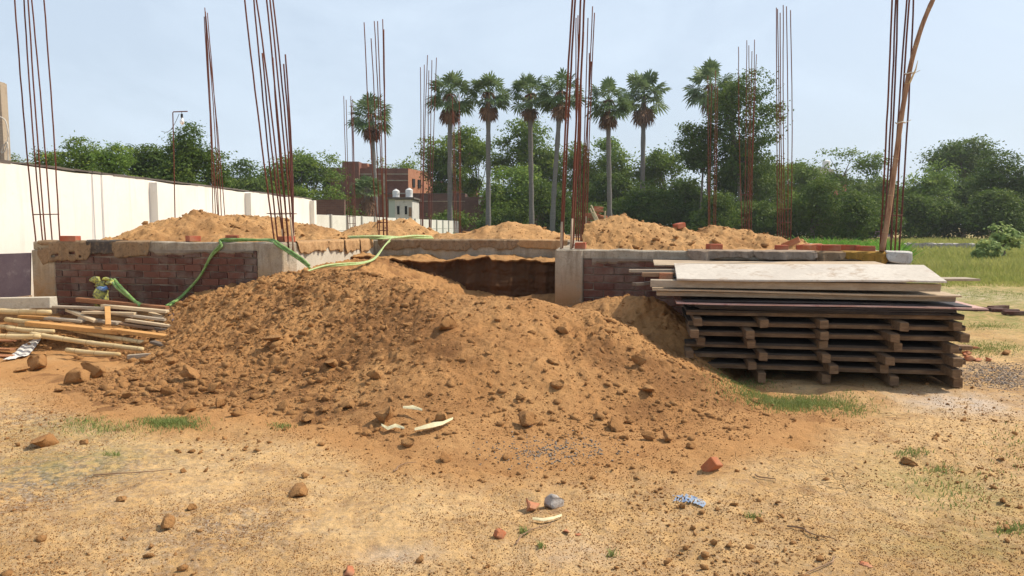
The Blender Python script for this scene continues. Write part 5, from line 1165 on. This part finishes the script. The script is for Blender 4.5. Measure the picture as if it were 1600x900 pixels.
def tree(px, ytop, wpx, D, mat, label, group, seed, zlow=.25, name='tree', nl=12, dens=1.0, ls=None, cr=None, trunk=True, hollow=.72, cat='tree', spread=.62, asp=.55, deep=.8, xoff=0):
    r = np.random.RandomState(seed); c0 = P(px, 352, D); ztop = P(px, ytop, D)[2]; R_ = wpx / 2 * D / F
    z0 = ztop * zlow; c = np.array([c0[0], D, (z0 + ztop) / 2]); rad = np.array([R_, R_ * deep, (ztop - z0) / 2])
    root = empty(name, (c0[0], D, 0), label, cat, group)
    ls = ls or .0036 * D; area = 4 * math.pi * rad.mean() ** 2; n = int(min(30000, dens * 3.9 * area / (ls * ls * asp))); per = 26; ncl = max(60, n // per)
    pos, nr, lc, lr = crown_pts(c, rad * 1.12, nl, ncl, per, r, cr or ls * 1.7, hollow, spread)
    ok = pos[:, 2] > .05; pos, nr = pos[ok], nr[ok]; tn_ = np.repeat(CL_T[ok], 4)
    v = leaves(pos, nr, ls, r, asp); f = np.arange(len(v)).reshape(-1, 4)
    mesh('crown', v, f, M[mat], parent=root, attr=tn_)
    if trunk:
        b = MB(); fork = max(.3, z0 * .9 + .25 * (ztop - z0)); tr = max(.10, R_ * .06)
        base = np.array([c0[0] + xoff, D, 0]); top = np.array([c0[0] + r.uniform(-.2, .2) * R_, D, fork])
        b.tube([base - [0, 0, .1], base + (top - base) * .3 + [r.uniform(-.1, .1), 0, 0], base + (top - base) * .7, top], [tr * 1.35, tr, tr * .85, tr * .75], 8)
        for i in range(min(nl, 9)):
            q = lc[i]; mid = (top + q) / 2 + [r.uniform(-.1, .1) * R_, r.uniform(-.1, .1) * R_, .08 * R_]; b.tube([top - [0, 0, .1], mid, q], [tr * .55, tr * .35, tr * .12], 6)
        b.build('trunk', M['bark'], root, smooth=True)
    return root
gl = 'trees beyond the white wall'; gm = 'trees behind the palm row'; gr_ = 'trees and bushes edging the right field'
tree(22, 213, 75, 58, 'leaf_pale', 'pale feathery tree at the far left, beside the rough post', gl, 1, .2, dens=.7, spread=.7)
tree(-70, 220, 130, 60, 'leaf_mid', 'mid green tree cut off by the left edge', gl, 2, .1)
tree(92, 203, 65, 50, 'leaf_dark', 'small dark tree behind the left corner rebars', gl, 3, .15)
tree(133, 193, 90, 48, 'leaf_mid', 'rounded green tree, second from left above the white wall', gl, 4, .15, nl=14)
tree(182, 218, 80, 44, 'leaf_bright', 'bright yellow green tree above the white wall', gl, 5, .15)
tree(232, 200, 95, 50, 'leaf_dark', 'broad dark tree right of the bright yellow green one', gl, 6, .15, nl=14)
tree(300, 188, 80, 47, 'leaf_dark', 'tall dark tree behind the hanging bulb', gl, 7, .45, nl=12)
tree(285, 235, 95, 46, 'leaf_dark', 'dark lower tree under the hanging bulb', gl, 8, .1, nl=12)
tree(340, 222, 50, 50, 'leaf_dark', 'narrow dark tree behind the pinched rebars', gl, 9, .15)
tree(385, 240, 85, 75, 'leaf_dark', 'round dark tree right of the pinched rebars', gl, 10, .1)
tree(478, 230, 140, 82, 'leaf_mid', 'wide domed green tree left of the brick house', gl, 11, .05, nl=20)
tree(430, 250, 70, 80, 'leaf_mid', 'green tree between the round dark one and the wide dome', gl, 12, .05)
tree(462, 285, 60, 66, 'leaf_mid', 'low green bush tree in front of the wide dome', gl, 13, .0)
tree(530, 312, 80, 40, 'leaf_dark', 'dark bush behind the precast wall start', gl, 14, .0, trunk=False, name='bush', cat='bush')
tree(505, 318, 40, 38, 'leaf_mid', 'small green bush at the end of the white wall', gl, 15, .0, trunk=False, name='bush', cat='bush')
tree(598, 243, 90, 120, 'leaf_pale', 'hazy pale tree behind the brick house roof', gm, 16, .2, dens=.7)
tree(634, 244, 44, 105, 'leaf_mid', 'small sparse tree above the brick house corner', gm, 17, .5, dens=.35, spread=.8)
tree(655, 256, 40, 118, 'leaf_pale', 'hazy pale small tree right of the brick house', gm, 18, .3, dens=.5)
tree(706, 190, 95, 80, 'leaf_mid', 'large open tree with visible limbs behind the first palms of the row', gm, 19, .45, nl=15, dens=.75, spread=.75)
tree(690, 228, 50, 79, 'leaf_dark', 'dark leafy mass at the left of the palm row', gm, 20, .35, nl=8, dens=.8)
tree(745, 205, 60, 84, 'leaf_mid', 'mid green tree between the first two row palms', gm, 21, .3, nl=10, dens=.8)
tree(810, 170, 80, 82, 'leaf_mid', 'tall open tree behind the third row palm', gm, 22, .35, nl=14, dens=.8, spread=.75)
tree(800, 235, 80, 72, 'leaf_bright', 'bright green bushy tree between second and third row palms', gm, 23, .1, nl=12)
tree(770, 275, 60, 70, 'leaf_mid', 'low green tree in front of the sooty building', gm, 24, .1, nl=9)
tree(850, 205, 75, 82, 'leaf_mid', 'leafy tree behind the fourth row palm', gm, 25, .1, nl=13)
tree(850, 280, 90, 66, 'leaf_dark', 'dark green bush tree below the fourth row palm', gm, 26, .0, nl=12)
tree(905, 215, 70, 84, 'leaf_mid', 'tree hidden behind the middle rebars', gm, 27, .05, nl=11)
tree(960, 190, 60, 86, 'leaf_bright', 'tall yellowish green tree behind the fifth row palm', gm, 28, .15, nl=12, dens=.8)
tree(955, 262, 95, 72, 'leaf_dark', 'dark bushy tree right of the middle rebars', gm, 29, .0, nl=14)
tree(1035, 212, 85, 85, 'leaf_mid', 'layered green tree right of the sixth row palm', gm, 30, .2, nl=12, dens=.85)
tree(1015, 275, 110, 68, 'leaf_dark', 'broad dark thicket at centre right behind the mound', gm, 31, .0, nl=18, name='bush', cat='bush')
tree(1075, 262, 90, 70, 'leaf_dark', 'dark thicket left of the big dark tree', gm, 32, .0, nl=14, name='bush', cat='bush')
tree(1160, 108, 110, 66, 'leaf_dark', 'big dark tree with ragged crown, tallest tree at the right', gr_, 33, .30, nl=24, spread=.72, dens=1.0)
tree(1092, 168, 68, 67, 'leaf_dark', 'dark leaning tree crown left of the big dark tree', gr_, 34, .42, nl=12, dens=1.0)
tree(1160, 225, 120, 70, 'leaf_dark', 'dark lower growth below the big dark tree', gr_, 35, .0, nl=18)
tree(1125, 300, 70, 60, 'leaf_dark', 'dark low bush in front of the big dark tree', gr_, 36, .0, nl=10, name='bush', cat='bush')
tree(1205, 240, 70, 72, 'leaf_mid', 'mid green tree just left of the six even rebars', gr_, 37, .0, nl=12)
tree(1245, 236, 75, 82, 'leaf_mid', 'mid green tree just right of the six even rebars', gr_, 38, .1, nl=12)
tree(1275, 275, 110, 58, 'leaf_dark', 'large rounded dark bush right of the six even rebars', gr_, 39, .0, nl=18, name='bush', cat='bush')
tree(1335, 300, 80, 56, 'leaf_dark', 'rounded dark bush, right neighbour of the largest one', gr_, 40, .0, nl=13, name='bush', cat='bush')
tree(1312, 226, 70, 92, 'leaf_mid', 'feathery tree with open branches above the dark bushes', gr_, 41, .5, nl=11, dens=.5, spread=.8)
tree(1355, 233, 60, 92, 'leaf_mid', 'open branched tree left of the bamboo pole', gr_, 42, .3, nl=10, dens=.6, spread=.78)
tree(1345, 270, 90, 86, 'leaf_dark', 'dark tree below the open branched ones', gr_, 43, .0, nl=12)
tree(1395, 262, 70, 78, 'leaf_dark', 'dark tree behind the right corner rebars', gr_, 44, .0, nl=12)
tree(1448, 242, 85, 74, 'leaf_bright', 'yellow green tree right of the bamboo pole', gr_, 45, .2, nl=13)
tree(1445, 290, 100, 68, 'leaf_dark', 'dark undergrowth below the yellow green tree', gr_, 46, .0, nl=14)
tree(1505, 206, 120, 88, 'leaf_dark', 'wide flat topped dark tree at the right', gr_, 47, .45, nl=20, deep=.7)
tree(1500, 265, 110, 78, 'leaf_dark', 'dark tree below the flat topped one', gr_, 48, .0, nl=16)
tree(1568, 228, 90, 70, 'leaf_dark', 'dark tree second from the right edge', gr_, 49, .15, nl=16)
tree(1630, 225, 100, 68, 'leaf_dark', 'dark tree cut by the right edge', gr_, 50, .05, nl=15)
tree(1560, 290, 120, 66, 'leaf_dark', 'dark low growth along the right edge of the field', gr_, 51, .0, nl=16)
tree(1720, 215, 150, 72, 'leaf_dark', 'dark tree just outside the right edge', gr_, 52, .0, nl=16)
ORD = 'first second third fourth fifth sixth seventh eighth ninth tenth eleventh twelfth thirteenth fourteenth fifteenth sixteenth seventeenth eighteenth nineteenth twentieth twenty-first last'.split()
for i in range(22):
    px = 700 + i * 46 + rs.uniform(-10, 10); D = rs.uniform(60, 72) if px > 900 else rs.uniform(62, 68)
    if px < 880 and i % 2: continue
    tree(px, rs.uniform(302, 326) if px > 900 else rs.uniform(322, 335), 88, D, 'leaf_dark', 'dark green undergrowth bush below the trees, about the %s from the left' % ORD[min(i, 21)], 'undergrowth bushes below the trees', 200 + i, .0, name='bush', cat='bush', nl=9, trunk=False, dens=.9, spread=.7)
# small broad-leaved shrub in the field
tree(1570, 345, 42, 30, 'leaf_grey', 'upright pale green big leaved shrub in the right field', 'shrubs in the right field', 61, .15, name='shrub', cat='shrub', ls=.17, nl=9, dens=.35, spread=.8, cr=.13, asp=.5)
tree(1545, 374, 38, 28, 'leaf_grey', 'low bright shrub at the foot of the taller one in the field', 'shrubs in the right field', 62, .0, name='shrub', cat='shrub', ls=.14, nl=7, dens=.5, trunk=False, cr=.12)
# distant tree belt so no bare horizon shows
belt = []
for i in range(60):
    px = -900 + i * 57 + rs.uniform(-15, 15); belt.append((px, rs.uniform(268, 300)))
pos_all = []
r_ = np.random.RandomState(99)
for px, yt in belt:
    D = r_.uniform(125, 150); c0 = P(px, 352, D); zt_ = P(px, yt, D)[2]; p_, n__, _, _ = crown_pts(np.array([c0[0], D, zt_ * .5]), np.array([5.5, 4, zt_ * .5]), 8, 90, 12, r_, .9)
    pos_all.append(leaves(p_, n__, 1.0, r_, .6))
v = np.concatenate(pos_all); tag(mesh('distant_woods', v, np.arange(len(v)).reshape(-1, 4), M['leaf_mid'], loc=(0, 0, 0)), 'far off belt of trees along the horizon', 'woods', kind='stuff')

# ---------------------------------------------------------------- palms
def fan(b_v, b_f, base, d, Lp, Rf, r, droop=.25, nseg=15):
    """petiole tip then a pleated fan of pointed segments"""
    d = d / np.linalg.norm(d); tip = base + d * Lp + np.array([0, 0, -droop * Lp * .3]); sd_ = np.cross(d, [0, 0, 1.]); sd_ /= np.linalg.norm(sd_) + 1e-9; up = np.cross(sd_, d)
    roll = r.uniform(-.7, .7); sd2 = sd_ * math.cos(roll) + up * math.sin(roll); up2 = np.cross(sd2, d)
    n0 = len(b_v)
    # petiole
    w_ = .05; b_v += [base - sd_ * w_, base + sd_ * w_, tip + sd_ * w_ * .5, tip - sd_ * w_ * .5]; b_f.append((n0, n0+1, n0+2, n0+3))
    for i in range(nseg):
        a = -2.1 + 4.2 * i / (nseg - 1) + r.uniform(-.05, .05); rr = Rf * (1 - .18 * abs(a) / 2.1) * r.uniform(.88, 1.08); e = d * math.cos(a) + sd2 * math.sin(a); sag = np.array([0, 0, -droop * rr * (.5 + .5 * r.rand())])
        q = np.cross(e, up2); w1 = rr * .085; n0 = len(b_v); m = tip + e * rr * .62 + up2 * .08 * ((i % 2) - .5) + sag * .35
        b_v += [tip, m + q * w1, tip + e * rr + sag, m - q * w1]; b_f.append((n0, n0+1, n0+2, n0+3))
def palm(px, yc, ybase, D, lean, label, seed, crown_px=62, group='tall palms standing in a row', dead=1.0):
    r = np.random.RandomState(seed); top = P(px, yc, D); bx = P(px + lean, 352, D)[0]
    root = empty('palm_tree', (bx, D, 0), label, 'palm tree', group)
    b = MB(); C_ = curve([[bx, D, -.1], [bx + (top[0] - bx) * .25, D, top[2] * .33], [bx + (top[0] - bx) * .65, D, top[2] * .68], [top[0], D, top[2]]], 24)
    rr = .0031 * D + .10 * np.exp(-np.linspace(0, 8, 24)) + .02 * np.sin(np.linspace(0, 40, 24)); b.tube(C_, rr, 10); b.build('trunk', M['palm_trunk'], root, smooth=True)
    Rc = r.uniform(1.05, 1.25) * crown_px / 2 * D / F; V, Fc = [], []
    for i in range(50):
        u = r.uniform(-.62, 1); az = i * 2.399 + r.uniform(-.3, .3); h = math.sqrt(max(0, 1 - u * u)); d = np.array([math.cos(az) * h, math.sin(az) * h, u])
        fan(V, Fc, top + np.array([0, 0, .1]) + d * .15, d, Rc * (.50 + .18 * r.rand()), Rc * .50, r, .25 + .3 * (1 - u) / 2)
    mesh('crown', np.array(V), np.array(Fc), M['leaf_palm'], parent=root)
    V, Fc = [], []
    for i in range(int(26 * dead)):
        az = i * 2.399; u = r.uniform(-1, -.80); h = math.sqrt(1 - u * u) * .8; d = np.array([math.cos(az) * h, math.sin(az) * h, u]); fan(V, Fc, top - [0, 0, .2], d, Rc * .50, Rc * .42, r, .6, 11)
    mesh('dead_fronds', np.array(V), np.array(Fc), M['leaf_dead'], parent=root)
    V, Fc = [], []
    b = MB()
    for i in range(9):
        az = i * .7; c_ = top + np.array([math.cos(az) * .35, math.sin(az) * .35, .1 - .35 * r.rand()]); b.tube([top + [0, 0, .2], c_ + [0, 0, .1], c_ + [math.cos(az) * .25, math.sin(az) * .25, -.35]], [.05, .07, .04], 5)
    b.build('fruit_stalks', M['leaf_dead'], root)
    return root
DPm = 85
palm(580, 181, 335, 70, 9, 'lone palm at the left, in front of the brick house', 1, 60, 'tall palms standing apart')
for i, (px, yc, ln, D, cp_, lb2) in enumerate([(703,150,0,60,62,'first palm from the left in the row, left of the open tree gap'), (763,148,0,59,62,'second palm from the left in the row'), (828,150,3,60,60,'third palm from the left in the row'),
        (876,146,-14,58,58,'fourth palm from the left in the row, with a leaning curved trunk'), (950,160,3,59,62,'fifth palm from the left, right of the middle rebars'), (1006,150,-3,83,66,'sixth and last palm of the row, standing clear against the sky')]):
    palm(px, yc, 350, D, ln, lb2, 10 + i, cp_)
palm(1110, 135, 340, 76, -3, 'palm rising out of the big dark tree', 30, 66, 'tall palms standing apart', .3)
# short ragged palm near the brick house
pr_ = np.random.RandomState(5); root = empty('palm_tree', (ZX(573, 64), 64, 0), 'short ragged fan palm with hanging dead fronds by the brick house', 'palm tree', 'tall palms standing apart')
b = MB(); tp = P(573, 292, 64); b.tube([[tp[0], 64, 0], [tp[0], 64, tp[2]]], [.35, .25], 8); b.build('trunk', M['palm_trunk'], root)
V, Fc = [], []
for i in range(34):
    u = pr_.uniform(-.3, .95); az = i * 2.399; h = math.sqrt(1 - u * u); fan(V, Fc, tp + [0, 0, -.1 * i / 10], np.array([math.cos(az) * h, math.sin(az) * h, u]), .75, .85, pr_, .3)
mesh('crown', np.array(V), np.array(Fc), M['leaf_palm'], parent=root)
V, Fc = [], []
for i in range(30):
    az = i * 2.399; fan(V, Fc, tp - np.array([0, 0, .3 + i * .055]), np.array([math.cos(az) * .6, math.sin(az) * .6, -.8]), .6, .7, pr_, .7, 10)
mesh('dead_fronds', np.array(V), np.array(Fc), M['leaf_dead'], parent=root)

# ---------------------------------------------------------------- haze
t = bpy.data.materials.new('haze_air'); t.use_nodes = True; t.node_tree.nodes.clear(); ou = t.node_tree.nodes.new('ShaderNodeOutputMaterial'); pv = t.node_tree.nodes.new('ShaderNodeVolumePrincipled')
pv.inputs['Color'].default_value = (.86, .90, .95, 1); pv.inputs['Density'].default_value = .00045; pv.inputs['Anisotropy'].default_value = .2; t.node_tree.links.new(pv.outputs[0], ou.inputs['Volume'])
b = MB(); b.box([0, 160, 13.5], [2600, 0, 0], [0, 860, 0], [0, 0, 15]); hz = b.build('haze', t, loc=(0, 0, 0)); tag(hz, 'thin warm weather haze over the whole site', 'haze', kind='stuff')
